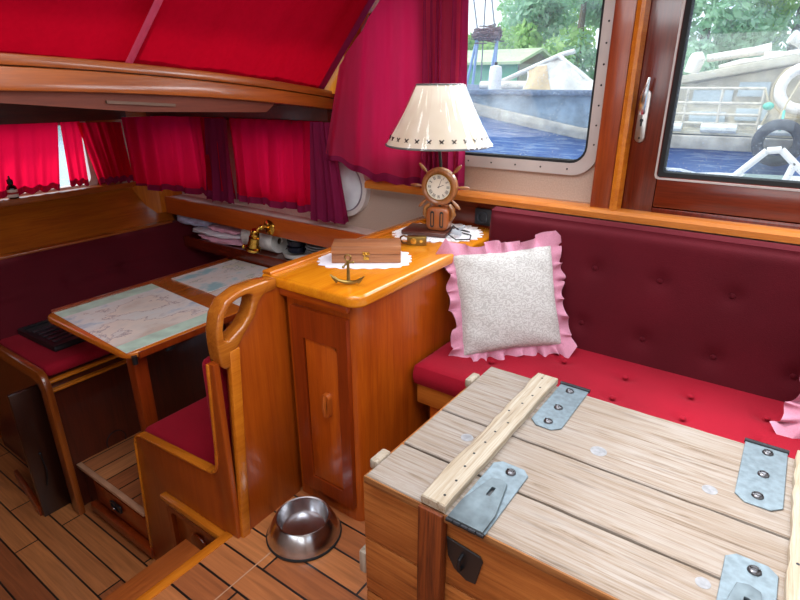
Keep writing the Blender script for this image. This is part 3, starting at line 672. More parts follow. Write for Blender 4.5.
# ------------------------------------------------------------------ FAR DINETTE BENCH
fb = thing('dinette_bench', 'dinette bench against the front bulkhead with a dark tray on its seat', 'bench', (-3.0, 1.45, -.5))
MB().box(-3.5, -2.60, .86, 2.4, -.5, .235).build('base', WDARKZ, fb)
for z in (.236, .188): MB().box(-2.602, -2.572, .862, 2.3, z-.012, z, .003).build('lip', WEDGE, fb)
MB().box(-3.3, -2.60, .865, 2.4, .237, .30, .026, 4).build('seat_cushion', VELVET, fb)
ep = [(-2.545, -.5), (-2.545, .20), (-2.552, .245), (-2.572, .275), (-2.605, .292), (-3.4, .292), (-3.4, .235), (-2.66, .235), (-2.63, .222), (-2.61, .19), (-2.61, -.5)]
MB().prism(ep, 'xz', .83, .862, .006, 2).build('end_frame', wood('end_frame_wood', '#64280a', '#904a14', 'z', coat=.6), fb)
MB().box(-2.70, -2.675, .725, .86, -.5, .19, .003).build('end_stile', wood('black_brown_wood', '#1c0a06', '#301208', 'z'), fb)
hk = MB(); hk.ball((-2.672, .78, -.15), .007); hk.tube([(-2.672, .78, -.15), (-2.662, .785, -.25), (-2.668, .77, -.33)], .003, 6)
hk.build('hook', DKMETAL, fb)
m = MB(); m.tube([(-2.596, 1.10+.05*math.cos(a), -.23+.055*math.sin(a)) for a in [k*2*PI/20 for k in range(20)]], .0025, 6, closed=True); m.build('ring_pull', DKMETAL, fb)
bm_ = MB()
def bkf(u, v):
    y = .86+1.54*u; z = .28+.36*v
    d = min(u, 1-u)*1.5; e = max(0, min(1, d/.05, (1-v)*.36/.05)); r = math.sqrt(max(0, 1-(1-e)**2))
    x = -3.10-.20*v+.02*r
    x -= .016*math.exp(-((z-.47)/.018)**2)*(.5+.5*math.sin(9*y))
    for by in (1.30, 1.62): x -= .02*math.exp(-((y-by)**2+(z-.47)**2)/.0012)
    return Vector((x, y, z))
bm_.grid(bkf, 100, 40); bm_.grid(lambda u, v: Vector((-3.30-.06*v, .86+1.54*u, .64)), 4, 2); bm_.grid(lambda u, v: Vector((-3.10-.2*v-.1*u, .86, .28+.36*v)), 2, 6)
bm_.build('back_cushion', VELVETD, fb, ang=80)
MB().prism([(-3.36, .60), (-3.325, .60), (-3.53, .875), (-3.56, .875)], 'xz', .3, 2.1).build('back_board', wood('bulk_panel_wood', '#80360a', '#a85c14', 'y', rough=.3), fb)
MB().box(-3.36, -3.305, .3, 2.05, .636, .652, .004).build('back_ledge', WBEAM, fb)
st('trim_13', MB().prism([(-3.6, 1.9), (-3.44, 1.96), (-3.38, 2.03), (-3.38, 2.2), (-3.6, 2.2)], 'xy', .70, .88), wood('corner_wood', '#a04c0c', '#c47018', 'z', rough=.25))
# tray on the seat
ty = thing('grooved_tray', 'dark grey grooved plastic tray on the red cushion of the bulkhead bench', 'tray', (-2.90, 1.055, .301), (0, 0, math.radians(2)))
m = MB(); m.box(-.185, .185, -.095, .095, 0, .022, .006); m.build('body', BLACK, ty, local=True)
MB().ring(rrect(-.185, .185, -.095, .095, .012), rrect(-.165, .165, -.075, .075, .01), 'xy', .021, .032).build('raised_rim', BLACK, ty, local=True)
for k in range(5): MB().box(-.11+.05*k, -.085+.05*k, -.06, .06, .02, .028, .003).build('ridge', plain('grey_plastic', '#2c2c34', .35), ty, local=True)
# floor board leaning by the passage
tag(MB().prism([(-3.10, .785), (-2.70, .735), (-2.70, .715), (-3.10, .765)], 'xy', -.5, -.44, .003).build('floor_batten', WDOOR), 'low reddish wooden batten on the lower floor beside the far bench', 'board')

# ------------------------------------------------------------------ CHEST
ch = thing('wooden_chest', 'weathered wooden plank chest with galvanised plates standing in front of the settee', 'chest', (-.17, 1.19, 0))
CX0, CX1, CY0, CY1, ZT = -.734, .36, .868, 1.482, .60
bo = MB()
for z0, z1 in ((.02, .183), (.186, .371), (.375, .574)): bo.box(CX0, CX1, CY0, CY0+.022, z0, z1, .004)
bo.build('front_boards', CRATEW, ch)
e = MB()
for z0, z1 in ((.02, .183), (.186, .371), (.375, .574)):
    e.box(CX0, CX0+.02, CY0+.022, CY1-.022, z0, z1, .003); e.box(CX1-.02, CX1, CY0+.022, CY1-.022, z0, z1, .003); e.box(CX0, CX1, CY1-.022, CY1, z0, z1, .003)
e.box(CX0, CX1, CY0, CY1, .02, .04); e.build('side_boards', chest_wood('crate_end_wood', '#b07038', '#94561f', '#54280e', 'y', .55), ch)
lid = MB(); gaps = [(.852, 1.008), (1.016, 1.206), (1.214, 1.535)]
rnd = random.Random(5)
for y0, y1 in gaps:
    # plank with slightly uneven edges
    n = 28; pts = [(CX0+.024+(CX1-CX0-.004)*k/n, y0+rnd.uniform(-.0012, .0012)) for k in range(n+1)]+[(CX1+.02-(CX1-CX0-.004)*k/n, y1+rnd.uniform(-.0012, .0012)) for k in range(n+1)]
    lid.prism(pts, 'xy', .577, ZT, .0025, 1)
lid = lid.build('lid', LIDW, ch)
MB().box(CX0+.022, CX1+.02, .8465, .8515, .578, .5985, .001).build('front_edge', chest_wood('lid_edge_wood', '#98683c', '#7c4c26', '#402010', 'x'), lid)
MB().box(CX0+.03, CX1, CY0+.03, CY1, .570, .576).build('gap_shade_sheet', BLACK, lid)  # added black sheet that darkens the gaps between lid planks
KNM = plain('grey_knot', '#85868a', .6, nscale=60, var=.25)
for x, y, r in ((-.269, 1.276, .021), (-.009, 1.28, .017), (-.58, 1.13, .017), (.02, .98, .014)): MB().lathe([(r, 0), (r, .0008), (r*.6, .0012), (0, .0010)], (x, y, ZT-.0002), 20).build('knot', KNM, lid)
def batten(x0, x1):
    n = 18; r = random.Random(int(x0*1000)); y0, y1 = .848, 1.545
    pts = [(x0+r.uniform(-.003, .003), y0+(y1-y0)*k/n) for k in range(n+1)]+[(x1+r.uniform(-.002, .002), y1-(y1-y0)*k/n) for k in range(n+1)]
    o = MB().prism(pts, 'xy', ZT, ZT+.024, .003, 1).build('batten', SLATW, ch)
    for k in range(12): MB().lathe([(.0035, 0), (.0035, .0006), (0, .0008)], (x0+(x1-x0)*r.uniform(.2, .8), y0+.03+(y1-y0-.06)*k/11, ZT+.0238), 8).build('nail', DKMETAL, o)
    return o
batten(-.548, -.482); batten(.150, .216)
for x in (-.548, .150): MB().box(x, x+.066, CY0-.030, CY0-.001, .0, .598, .004).build('cleat', CLEATW, ch)
for y, z0, z1, xa, xb in ((.93, .575, .604, CX0-.004, CX0+.023), (1.43, .575, .604, CX0-.004, CX0+.023), (.90, .235, .31, CX0-.026, CX0-.001)): MB().box(xa, xb, y-.03, y+.03, z0, z1, .006).build('end_cleat', CHALKW, ch)
SCREWM = metal('steel_screw', '#66666a', .35)
def screw(c, parent, r=.0125):
    s = MB().lathe([(r*1.05, 0), (r, .003), (r*.75, .0062), (r*.35, .008), (0, .0083)], c, 18).build('screw', SCREWM, parent)
    MB().box(c[0]-r*.75, c[0]+r*.75, c[1]-.0015, c[1]+.0015, c[2]+.0066, c[2]+.0088).build('slot', BLACK, s)
def hinge(x0, x1, y0, y1, scr):
    q = .022
    o = MB().prism([(x0+q, y0), (x1-q, y0), (x1, y0+q), (x1, y1), (x0, y1), (x0, y0+q)], 'xy', ZT+.0005, ZT+.0042, .001, 1).build('hinge_plate', GALV, ch)
    MB().tube([(x0-.002, y1+.003, ZT+.004), (x1+.002, y1+.003, ZT+.004)], .0065, 12).build('hinge_pin', DKMETAL, o)
    for c in scr: screw((c[0], c[1], ZT+.004), o)
hinge(-.472, -.383, 1.292, 1.553, ((-.432, 1.52), (-.428, 1.41), (-.426, 1.325)))
hinge(.040, .136, 1.278, 1.545, ((.093, 1.515), (.090, 1.41), (.085, 1.315)))
def hasp(x0, x1, y0, y1, flip=0):
    q = .018
    o = MB().prism([(x0, y0), (x1, y0), (x1, y1-q), (x1-q, y1), (x0+q, y1), (x0, y1-q)], 'xy', ZT+.0005, ZT+.0042, .001, 1).build('hasp_plate', GALV, ch)
    screw(((x0+x1)/2+.006, y1-.03, ZT+.004), o)
    w = x1-x0
    MB().ring([(x0+.004, y0-.004), (x0+w*.5, y0-.004), (x1-.004, y0-.004), (x1-.004, y0+.06), (x1-.026, y0+.165), (x0+w*.5, y0+.172), (x0+.026, y0+.165), (x0+.004, y0+.06)],
              [(x0+w*.5-.005, y0+.105), (x0+w*.5, y0+.104), (x0+w*.5+.005, y0+.105), (x0+w*.5+.005, y0+.12), (x0+w*.5+.005, y0+.136), (x0+w*.5, y0+.137), (x0+w*.5-.005, y0+.136), (x0+w*.5-.005, y0+.12)], 'xy', ZT+.0055, ZT+.0125, .001).build('hasp_leaf', GALVD, o)
    kn_ = MB()
    for k in range(5): kn_.tube([(x0+w*k/5+.001, y0-.004, ZT+.002), (x0+w*(k+1)/5-.001, y0-.004, ZT+.002)], .0055 if k % 2 else .0048, 10)
    kn_.build('knuckle', DKMETAL, o)
    MB().box(x0+w*.5-.004, x0+w*.5+.004, y0+.106, y0+.135, ZT+.004, ZT+.0065).build('slot', BLACK, o)
hasp(-.472, -.378, .842, 1.09); hasp(.046, .138, .842, 1.095)
for x in (-.435, .092):
    pts = [(x-.048, .524), (x-.043, .47), (x-.025, .44), (x+.008, .422), (x+.032, .425), (x+.047, .50), (x+.040, .513)]
    o = MB().prism(pts, 'xz', CY0-.006, CY0-.0005, .002, 1).build('staple_plate', plain('black_staple', '#1c1b1e', .45), ch)
    MB().tube([(x-.004, CY0-.004, .455), (x-.004, CY0-.02, .46), (x-.004, CY0-.024, .475), (x-.004, CY0-.02, .49), (x-.004, CY0-.004, .495)], .005, 8).build('staple', DKMETAL, o)

# ------------------------------------------------------------------ DOG BOWL
bw = thing('dog_bowl', 'stainless steel non-slip pet bowl on the floor in front of the cabinet', 'bowl', (-1.165, 1.045, 0))
MB().lathe([(.128, .008), (.13, .012), (.128, .02), (.100, .077), (.095, .082), (.090, .080), (.082, .05), (.074, .034), (.04, .030), (0, .030)], (-1.165, 1.045, 0), 56).build('body', metal('brushed_bowl_steel', '#c4c4c8', .2, var=.12), bw)
MB().lathe([(.118, .0), (.131, .0), (.134, .006), (.131, .012), (.122, .012)], (-1.165, 1.045, 0), 56).build('rubber_ring', RUBBER, bw)

# ------------------------------------------------------------------ THINGS ON THE COUNTER
ZC = .9035
def doily_mat():
    m, nt, out = newmat('crochet_cotton'); v = coords(nt)
    w = N(nt, 'ShaderNodeTexVoronoi'); w.inputs['Scale'].default_value = 90; nt.links.new(v, w.inputs['Vector'])
    c = ramp(nt, w.outputs['Distance'], [(.12, lin('#8c7a70')), (.3, lin('#e8e6ea'))])
    bsdf(nt, out, c, .9, bump=w.outputs['Distance'], bstr=.3); return m
DO = doily_mat(); DO2 = plain('white_linen', '#e4e2ea', .85, nscale=60, var=.05)
def doily(name, label, c, rx, ry, rot, mat, p=2.6, sc=26, am=.018):
    o = thing(name, label, 'doily', (c[0], c[1], ZC), (0, 0, rot), 'white doilies on the counter')
    def f(u, v):
        a = 2*PI*u; k = (abs(math.cos(a))**p+abs(math.sin(a))**p)**(-1/p)
        r = v*k; e = 1+am*(v**6)*math.cos(sc*a)*3
        return Vector((rx*r*math.cos(a)*e, ry*r*math.sin(a)*e, .0022+.0012*math.sin(13*a)*v**8))
    m = MB(); m.grid(f, 180, 12, wrap=True); m.grid(lambda u, v: Vector((f(u, 1).x, f(u, 1).y, .0003+v*(f(u, 1).z-.0003))), 180, 1, wrap=True)
    m.build('cloth', mat, o, local=True, ang=80); return o
doily('doily', 'white crochet doily under the ship wheel lamp', (-1.20, 1.965), .185, .155, math.radians(35), DO)
doily('doily', 'white scalloped cloth under the small wooden box', (-1.215, 1.49), .165, .115, math.radians(35), DO2, 3.2, 22, .012)
# wooden box
A = math.radians(35.6)
bx = thing('wooden_box', 'small hinged wooden box with clasp on the white scalloped cloth', 'box', (-1.205, 1.49, ZC+.0035), (0, 0, A))
BWD = wood('walnut_box_wood', '#7a4a2c', '#a87048', 'x', rough=.5, coat=.1)
MB().box(-.122, .122, -.055, .055, 0, .029, .002).build('tray', BWD, bx, local=True)
MB().box(-.122, .122, -.055, .055, .0305, .060, .002).build('lid', BWD, bx, local=True)
k = MB(); k.box(-.010, .010, -.058, -.055, .012, .024, .001); k.box(-.012, .012, -.0575, -.055, .029, .040, .001); k.tube([(-.005, -.059, .02), (-.004, -.061, .032)], .0025, 8); k.ball((0, -.059, .034), .004)
k.build('clasp', BRASS, bx, local=True)
# anchor
an = thing('anchor_ornament', 'little aged brass anchor standing on the counter in front of the wooden box', 'ornament', (-1.085, 1.245, ZC), (0, 0, math.radians(28)))
an.scale = (.9, .9, .9)
m = MB(); m.tube([(0, 0, .012), (0, .002, .05), (0, .004, .088)], [.0065, .0055, .0045], 10)
m.build('shank', OLDBRASS, an, local=True)
m = MB(); m.tube([(-.050*math.sin(t), -.010*abs(math.sin(t)), .010+.030*(1-math.cos(t))) for t in [(-1+2*k/14)*1.25 for k in range(15)]], [.003+.005*(1-abs(-1+2*k/14)) for k in range(15)], 10)
m.build('arms', OLDBRASS, an, local=True)
for s in (-1, 1):
    MB().prism([(s*.030, .020), (s*.062, .040), (s*.052, .024), (s*.040, .010)], 'xz', -.018, -.006, .001, 1).build('fluke', OLDBRASS, an, local=True)
m = MB(); m.tube([(.011*math.cos(2*PI*k/16), .004, .098+.011*math.sin(2*PI*k/16)) for k in range(16)], .0028, 8, closed=True); m.build('ring', OLDBRASS, an, local=True)
m = MB(); m.tube([(-.016, -.003, .066), (-.004, .006, .078), (.016, .012, .080)], .0035, 8); m.ball((-.016, -.003, .066), .005); m.ball((.016, .012, .08), .005); m.build('stock', OLDBRASS, an, local=True)
# brass padlock
pl = thing('brass_padlock', 'small brass padlock lying on the counter in front of the lamp', 'padlock', (-1.165, 1.755, ZC), (0, 0, math.radians(28)))
m = MB(); m.box(-.038, .038, -.012, .012, 0, .036, .003); m.build('body', OLDBRASS, pl, local=True)
m = MB(); m.tube([(-.012, -.012, .018), (-.012, -.0155, .018)], .012, 18); m.tube([(-.012, -.015, .018), (-.012, -.019, .018)], .005, 12); m.tube([(.018, -.012, .018), (.018, -.0145, .018)], .006, 12); m.build('dial', BRASS, pl, local=True)
m = MB(); m.tube([(-.036, 0, .03), (-.052, 0, .036), (-.064, 0, .03), (-.066, 0, .018), (-.056, 0, .006), (-.038, 0, .006)], .004, 8); m.build('shackle', metal('brown_shackle', '#5c3c20', .4), pl, local=True)

# ------------------------------------------------------------------ LAMP
LP = (-1.180, 1.945, ZC+.004)
la = thing('table_lamp', 'table lamp with cream shade and a ship wheel clock on the counter', 'lamp', LP, (0, 0, math.radians(14)))
LW = wood('lamp_wood', '#7a3a18', '#a85e2c', 'z', rough=.3, coat=.5)
LWL = wood('lamp_wheel_wood', '#7c4424', '#a46c3e', 'z', rough=.3, coat=.5)
m = MB(); m.box(-.145, .05, -.07, .07, 0, .018, .005, 3); m.build('base', wood('lamp_base_wood', '#3c1c16', '#54281c', 'x', rough=.4), la, local=True)
# pulley block
m = MB(); m.prism(rrect(-.048, .048, .018, .115, .026, 5), 'xz', -.034, .034, .008, 3)
blk = m.build('pulley_block', LW, la, local=True)
for x in (-.02, .02):
    MB().prism(rrect(x-.008, x+.008, .032, .100, .0078, 4), 'xz', -.0355, -.030).build('sheave_slot', BLACK, blk, local=True)
    MB().prism(rrect(x-.003, x+.0045, .04, .092, .003, 4), 'xz', -.0362, -.034).build('sheave', LWL, blk, local=True)
m = MB()
for s in (-1, 1):
    m.tube([(s*.042, 0, .122), (s*.06, -.005, .105), (s*.062, -.008, .08), (s*.052, -.005, .06)], [.009, .010, .009, .006], 10); m.ball((s*.062, -.004, .085), .011)
m.build('rope_strop', wood('strop', '#7c4a22', '#a87038', 'x'), blk, local=True)
# wheel and clock
ZW = .197
wm = MB(); wm.lathe([(.050, -.012), (.074, -.012), (.078, -.004), (.074, .012), (.064, .016), (.054, .012), (.050, .002)], (0, -.006, ZW), 44, Matrix.Rotation(PI/2, 3, 'X'), closed=True)
wh = wm.build('wheel_rim', LWL, la, local=True)
for k in range(8):
    a = PI/8*0+2*PI*k/8+PI/8*0+ (PI/8 if False else 0)
    d = Vector((math.cos(a+.0), 0, math.sin(a))); P = lambda r: Vector((0, -.004, ZW))+d*r
    if k == 6: continue
    if k == 2:
        continue
    MB().tube([P(.07), P(.082), P(.09), P(.105), P(.118), P(.126)], [.0055, .004, .0065, .0075, .006, .003], 10).build('spoke_handle', LWL, wh, local=True)
face = MB().lathe([(0, 0), (.052, 0), (.052, -.004), (0, -.004)], (0, -.012, ZW), 40, Matrix.Rotation(-PI/2, 3, 'X')).build('clock_face', plain('cream_dial', '#d8d2c4', .5, var=.03), la, local=True)
nm = MB()
RN = {1: 'I', 2: 'II', 3: 'III', 4: 'IIII', 5: 'V', 6: 'VI', 7: 'VII', 8: 'VIII', 9: 'IX', 10: 'X', 11: 'XI', 12: 'XII'}
for h in range(1, 13):
    a = -2*PI*h/12; s_ = RN[h]; W = sum(.0035 if q == 'I' else .0065 for q in s_); x = -W/2
    M = Matrix.Translation((0, -.0168, ZW)) @ Matrix.Rotation(-a, 4, 'Y')
    for q in s_:
        if q == 'I': nm.box(x+.001, x+.0026, -.0004, 0, .033, .046, M=M); x += .0035
        else:
            t = .18 if q == 'V' else .38
            for sg in (-1, 1):
                if q == 'V': Q = M @ Matrix.Translation((x+.0032+sg*.0014, 0, .0395)) @ Matrix.Rotation(sg*.2, 4, 'Y')
                else: Q = M @ Matrix.Translation((x+.0032, 0, .0395)) @ Matrix.Rotation(sg*.36, 4, 'Y')
                nm.box(-.0008, .0008, -.0004, 0, -.0068, .0068, M=Q)
            x += .0065
nm.build('numerals', BLACK, face, local=True)
hd = MB()
for a, L, w_ in ((math.radians(-68), .022, .0022), (math.radians(-20), .034, .0016)):
    M = Matrix.Translation((0, -.0172, ZW)) @ Matrix.Rotation(-a, 4, 'Y')
    hd.box(-w_/2, w_/2, -.0006, 0, -.006, L, M=M)
hd.ball((0, -.0176, ZW), .0028); hd.build('hands', BLACK, face, local=True)
MB().lathe([(.0525, -.004), (.056, -.004), (.0545, .004), (.051, .004)], (0, -.018, ZW), 40, Matrix.Rotation(PI/2, 3, 'X'), closed=True).build('bezel', BRASS, la, local=True)
MB().tube([(0, .004, .11), (0, .004, .28), (0, -.03, .38)], .0065, 12).build('stem', BLACK, la, local=True)
ZS = .362
def shade_mat():
    m, nt, out = newmat('cream_shade_cloth'); v = coords(nt)
    d = N(nt, 'ShaderNodeBsdfDiffuse'); t = N(nt, 'ShaderNodeBsdfTranslucent'); mx = N(nt, 'ShaderNodeMixShader'); mx.inputs[0].default_value = .35
    n = N(nt, 'ShaderNodeTexNoise'); n.inputs['Scale'].default_value = 9; nt.links.new(v, n.inputs['Vector'])
    c = ramp(nt, n.outputs['Fac'], [(.3, lin('#dccfb8')), (.7, lin('#ece4d4'))])
    nt.links.new(c, d.inputs[0]); nt.links.new(c, t.inputs[0]); nt.links.new(d.outputs[0], mx.inputs[1]); nt.links.new(t.outputs[0], mx.inputs[2]); nt.links.new(mx.outputs[0], out.inputs['Surface']); return m
RB, RT, HS = .207, .088, .220
def shr(t): return RB+(RT-RB)*t-.006*math.sin(PI*t)
shd = MB().grid(lambda u, v: Vector((shr(v)*math.cos(2*PI*u), shr(v)*math.sin(2*PI*u), ZS+HS*v)), 72, 14, wrap=True).build('lamp_shade', shade_mat(), la, local=True, ang=180)
GREYC = plain('grey_cord', '#5c5a5c', .7)
for t, r in ((0, .004), (1, .0035)): MB().tube([(shr(t)*math.cos(2*PI*k/64), shr(t)*math.sin(2*PI*k/64), ZS+HS*t) for k in range(64)], r, 8, closed=True).build('rim_cord', GREYC, shd, local=True)
n = 26; THR = plain('dark_thread', '#2c2420', .8)
for k in range(n):
    xs = MB(); a = 2*PI*k/n; t = .12; r = shr(t)+.0015
    for sg in (-1, 1):
        p0 = Vector((r*math.cos(a-sg*.043), r*math.sin(a-sg*.043), ZS+HS*t-.0075)); p1 = Vector((r*math.cos(a+sg*.043)*.985, r*math.sin(a+sg*.043)*.985, ZS+HS*t+.0075))
        pm = (p0+p1)/2; f = r*1.0/Vector((pm.x, pm.y)).length; pm.x *= f; pm.y *= f
        xs.tube([p0, pm, p1], .0024, 6)
    xs.build('cross_stitch', THR, shd, local=True)
rw = random.Random(4); fp = [rw.uniform(0, 6.3) for _ in range(6)]
def film(u, v):
    a = 2*PI*u; t = .0+1.0*v
    w = .003*math.sin(9*a+fp[0]+3*t)+.0026*math.sin(23*a+fp[1]-4*t)+.0012*math.sin(41*a+6*t+fp[2])
    r = shr(t)+.005+w; return Vector((r*math.cos(a), r*math.sin(a), ZS+HS*t))
fm = GLASS2
MB().grid(film, 220, 14, wrap=True).build('clear_wrapping', fm, shd, local=True, ang=180)
m = MB()
for k in range(3):
    a = 2*PI*k/3; m.tube([(0, 0, ZS+HS-.02), (RT*math.cos(a), RT*math.sin(a), ZS+HS)], .002, 6)
m.build('shade_spider', DKMETAL, shd, local=True); shd.location = (0, -.032, .004)
m = MB(); m.tube([(.03, .05, .008), (.09, .03, .004), (.14, .0, .004), (.15, -.06, .004), (.10, -.09, .004), (.06, -.06, .015), (.075, -.045, .05), (.085, -.02, .03), (.12, .05, .004), (.06, .09, .004), (0, .1, .01)], .0028, 8)
m.build('cord', BLACK, la, local=True)
m = MB(); m.obox((.085, -.035, .02), (.045, .02, .02), (0, .3, .5), .004); m.obox((.105, -.02, .038), (.03, .014, .012), (0, -.5, .4), .003); m.build('cord_switch', plain('grey_switch', '#9aa0a8', .4), la, local=True)
tag(MB().tube([(-1.30+.05*math.cos(2*PI*k/24), 1.985+.035*math.sin(2*PI*k/24), ZC+.0065) for k in range(24)], .0025, 8, closed=True).build('cable_loop', BLACK), 'thin coiled black cable lying beside the lamp block on the crochet doily', 'cable')
# wall socket
wsx = thing('wall_socket', 'black wall socket below the cap rail beside the settee backrest', 'socket', (-1.085, 2.17, .95))
MB().prism(rrect(-1.125, -1.045, .912, .985, .008), 'xz', 2.157, 2.1695, .002).build('plate', BLACK, wsx)
MB().ring(circ(-1.085, .948, .026), circ(-1.085, .948, .021), 'xz', 2.152, 2.157).build('insert', plain('dark_grey_socket', '#2a2c34', .5), wsx)

# ------------------------------------------------------------------ THINGS ON THE DINETTE SHELF
ZH = .5535
def cloth_fold(label, x0, x1, y0, y1, z0, z1, mat, seed, rot=0):
    r = random.Random(seed); p = [r.uniform(0, 6) for _ in range(6)]; cx, cy = (x0+x1)/2, (y0+y1)/2
    o = thing('folded_towel', label, 'towel', (cx, cy, z0), (0, 0, rot), 'folded towels on the wall shelf')
    def f(u, v):
        a = 2*PI*u; b_ = PI*(v-.5)
        k = (abs(math.cos(a))**5+abs(math.sin(a))**5)**(-.2); kk = (abs(math.cos(b_))**4+abs(math.sin(b_))**4)**(-.25)
        R = math.cos(b_)*kk; w = 1+.05*math.sin(5*a+p[0]+8*v)+.04*math.sin(11*a+p[1]-13*v)
        return Vector(((x1-x0)/2*R*k*math.cos(a)*w, (y1-y0)/2*R*k*math.sin(a)*w, (z1-z0)/2*(1+math.sin(b_)*kk*(1+.12*R*math.sin(6*a+p[2])))))
    MB().grid(f, 64, 22, wrap=True).build('towel_cloth', mat, o, local=True, ang=180)
PKT = fabric('pink_towel', '#d8a0b4', sheen=.1); WHT = fabric('white_towel', '#d4d0d8', sheen=.1); BLT = fabric('bluish_print_towel', '#a8a8c4', sheen=.1, var=.3, scale=60)
cloth_fold('pink folded towel at the bottom of the towel pile', -3.12, -2.72, 2.075, 2.30, ZH, ZH+.035, PKT, 1)
cloth_fold('pale striped towel in the middle of the towel pile', -3.18, -2.74, 2.075, 2.30, ZH+.036, ZH+.068, WHT, 2, .04)
cloth_fold('pink towel lying near the top of the towel pile', -3.02, -2.72, 2.095, 2.30, ZH+.069, ZH+.10, PKT, 3)
cloth_fold('crumpled white towel bulging at the corner end of the pile', -3.34, -3.04, 2.09, 2.30, ZH+.069, ZH+.135, BLT, 4, .1)
pr = thing('paper_towel_roll', 'white paper towel roll lying on the shelf behind the brass lamp', 'roll', (-2.50, 2.16, ZH))
rr = Matrix.Rotation(PI/2, 3, 'Y')
MB().lathe([(.02, -.135), (.070, -.135), (.073, -.13), (.073, .13), (.070, .135), (.02, .135)], (-2.55, 2.17, ZH+.073), 36, rr, closed=True).build('paper', plain('printed_paper', '#d8d4d0', .8, nscale=28, var=.12), pr)
MB().lathe([(.017, -.124), (.02, -.124), (.02, .124), (.017, .124)], (-2.55, 2.17, ZH+.073), 24, rr, closed=True).build('core', plain('brown_core', '#8c7460', .8), pr)
def dish(name, label, cat, c, prof, mat, group=None):
    o = MB().lathe(prof, (0, 0, 0), 40).build(name, mat); o.location = c; return tag(o, label, cat, group)
PW = plain('white_china', '#dcd8d4', .25, var=.03); NV = plain('navy_china', '#1a1c2c', .25); GP = plain('grey_china', '#a8acb0', .3, var=.05)
bxp, byp = -2.27, 2.17
plp = lambda R, h: [(0, 0), (R*.6, 0), (R*.95, h*.7), (R, h), (R*.97, h), (R*.6, h*.35), (0, h*.3)]
bwl = lambda R, h: [(0, 0), (R*.7, 0), (R*.92, h*.3), (R, h), (R*.95, h), (R*.85, h*.35), (0, h*.2)]
zz = ZH
dish('white_plate', 'wide white dish under the navy bowls on the shelf', 'plate', (bxp, byp, zz), bwl(.088, .035), PW); zz += .029
dish('navy_bowl', 'lower of the two dark navy bowls on the shelf', 'bowl', (bxp, byp, zz), bwl(.062, .04), NV, 'navy bowls on the shelf'); zz += .036
dish('navy_bowl', 'upper of the two dark navy bowls, under the white lid dish', 'bowl', (bxp, byp, zz), bwl(.060, .04), NV, 'navy bowls on the shelf'); zz += .038
dish('white_saucer', 'small white saucer topping the navy bowls on the shelf', 'saucer', (bxp, byp, zz), plp(.058, .016), PW)
zz = ZH
for k in range(7):
    lab = ['lowest grey plate of the stack beside the navy bowls', 'second grey plate from the bottom of the stack', 'third grey plate from the bottom of the stack', 'middle grey plate of the stack of seven', 'third grey plate from the top of the stack', 'second grey plate from the top of the stack', 'topmost grey plate of the stack beside the navy bowls'][k]
    dish('grey_plate', lab, 'plate', (-2.075+.004*(-1)**k, 2.18, zz), plp(.10, .022), GP, 'stack of grey plates on the shelf'); zz += .0155
# brass wall lamp
bl = thing('wall_lamp', 'polished brass wall lamp fixed to the shelf front board', 'lamp', (-2.375, 2.064, .735))
R90 = Matrix.Rotation(PI/2, 3, 'X')
MB().lathe([(0, 0), (.042, 0), (.044, .004), (.036, .010), (.018, .016), (0, .017)], (-2.375, 2.064, .737), 28, R90).build('back_plate', BRASS, bl)
m = MB(); m.tube([(-2.375, 2.05, .737), (-2.375, 2.02, .748), (-2.385, 1.995, .745), (-2.40, 1.985, .72)], [.011, .010, .009, .009], 12); m.ball((-2.380, 2.01, .748), .017); m.build('arm', BRASS, bl)
T = Matrix.Rotation(math.radians(18), 3, 'Y')
MB().lathe([(0, .055), (.020, .055), (.025, .048), (.026, .02), (.022, .014), (.030, .008), (.030, -.02), (.033, -.028), (.033, -.05), (.044, -.056), (.046, -.068), (.040, -.074), (0, -.076)], (-2.415, 1.98, .685), 28, T).build('lamp_body', BRASS, bl)
m = MB(); m.tube([(-2.465, 1.98, .62), (-2.50, 1.975, .625)], .006, 10); m.ball((-2.505, 1.975, .625), .014, (.6, 1, 1)); m.build('wick_knob', BRASS, bl)
# bottle on the bulkhead ledge
bo_ = thing('small_bottle', 'little dark bottle with a white and red label on the bulkhead ledge', 'bottle', (-3.525, 1.25, .906))
MB().lathe([(0, 0), (.024, 0), (.026, .004), (.026, .055), (.022, .066), (.012, .074), (.012, .082), (0, .082)], (-3.525, 1.25, .906), 24).build('body', plain('dark_glass', '#180a0a', .15), bo_)
MB().lathe([(.0265, .008), (.0268, .009), (.0268, .048), (.0265, .049)], (-3.525, 1.25, .906), 24).build('label', plain('white_label', '#d8ccc4', .6, nscale=4), bo_)
MB().lathe([(.0270, .024), (.0272, .025), (.0272, .034), (.0270, .035)], (-3.525, 1.25, .906), 24).build('label_band', plain('red_band', '#a02020', .6), bo_)
MB().lathe([(.014, .078), (.015, .08), (.015, .10), (.006, .106), (.004, .122), (0, .123)], (-3.525, 1.25, .906), 20).build('cap', BLACK, bo_)

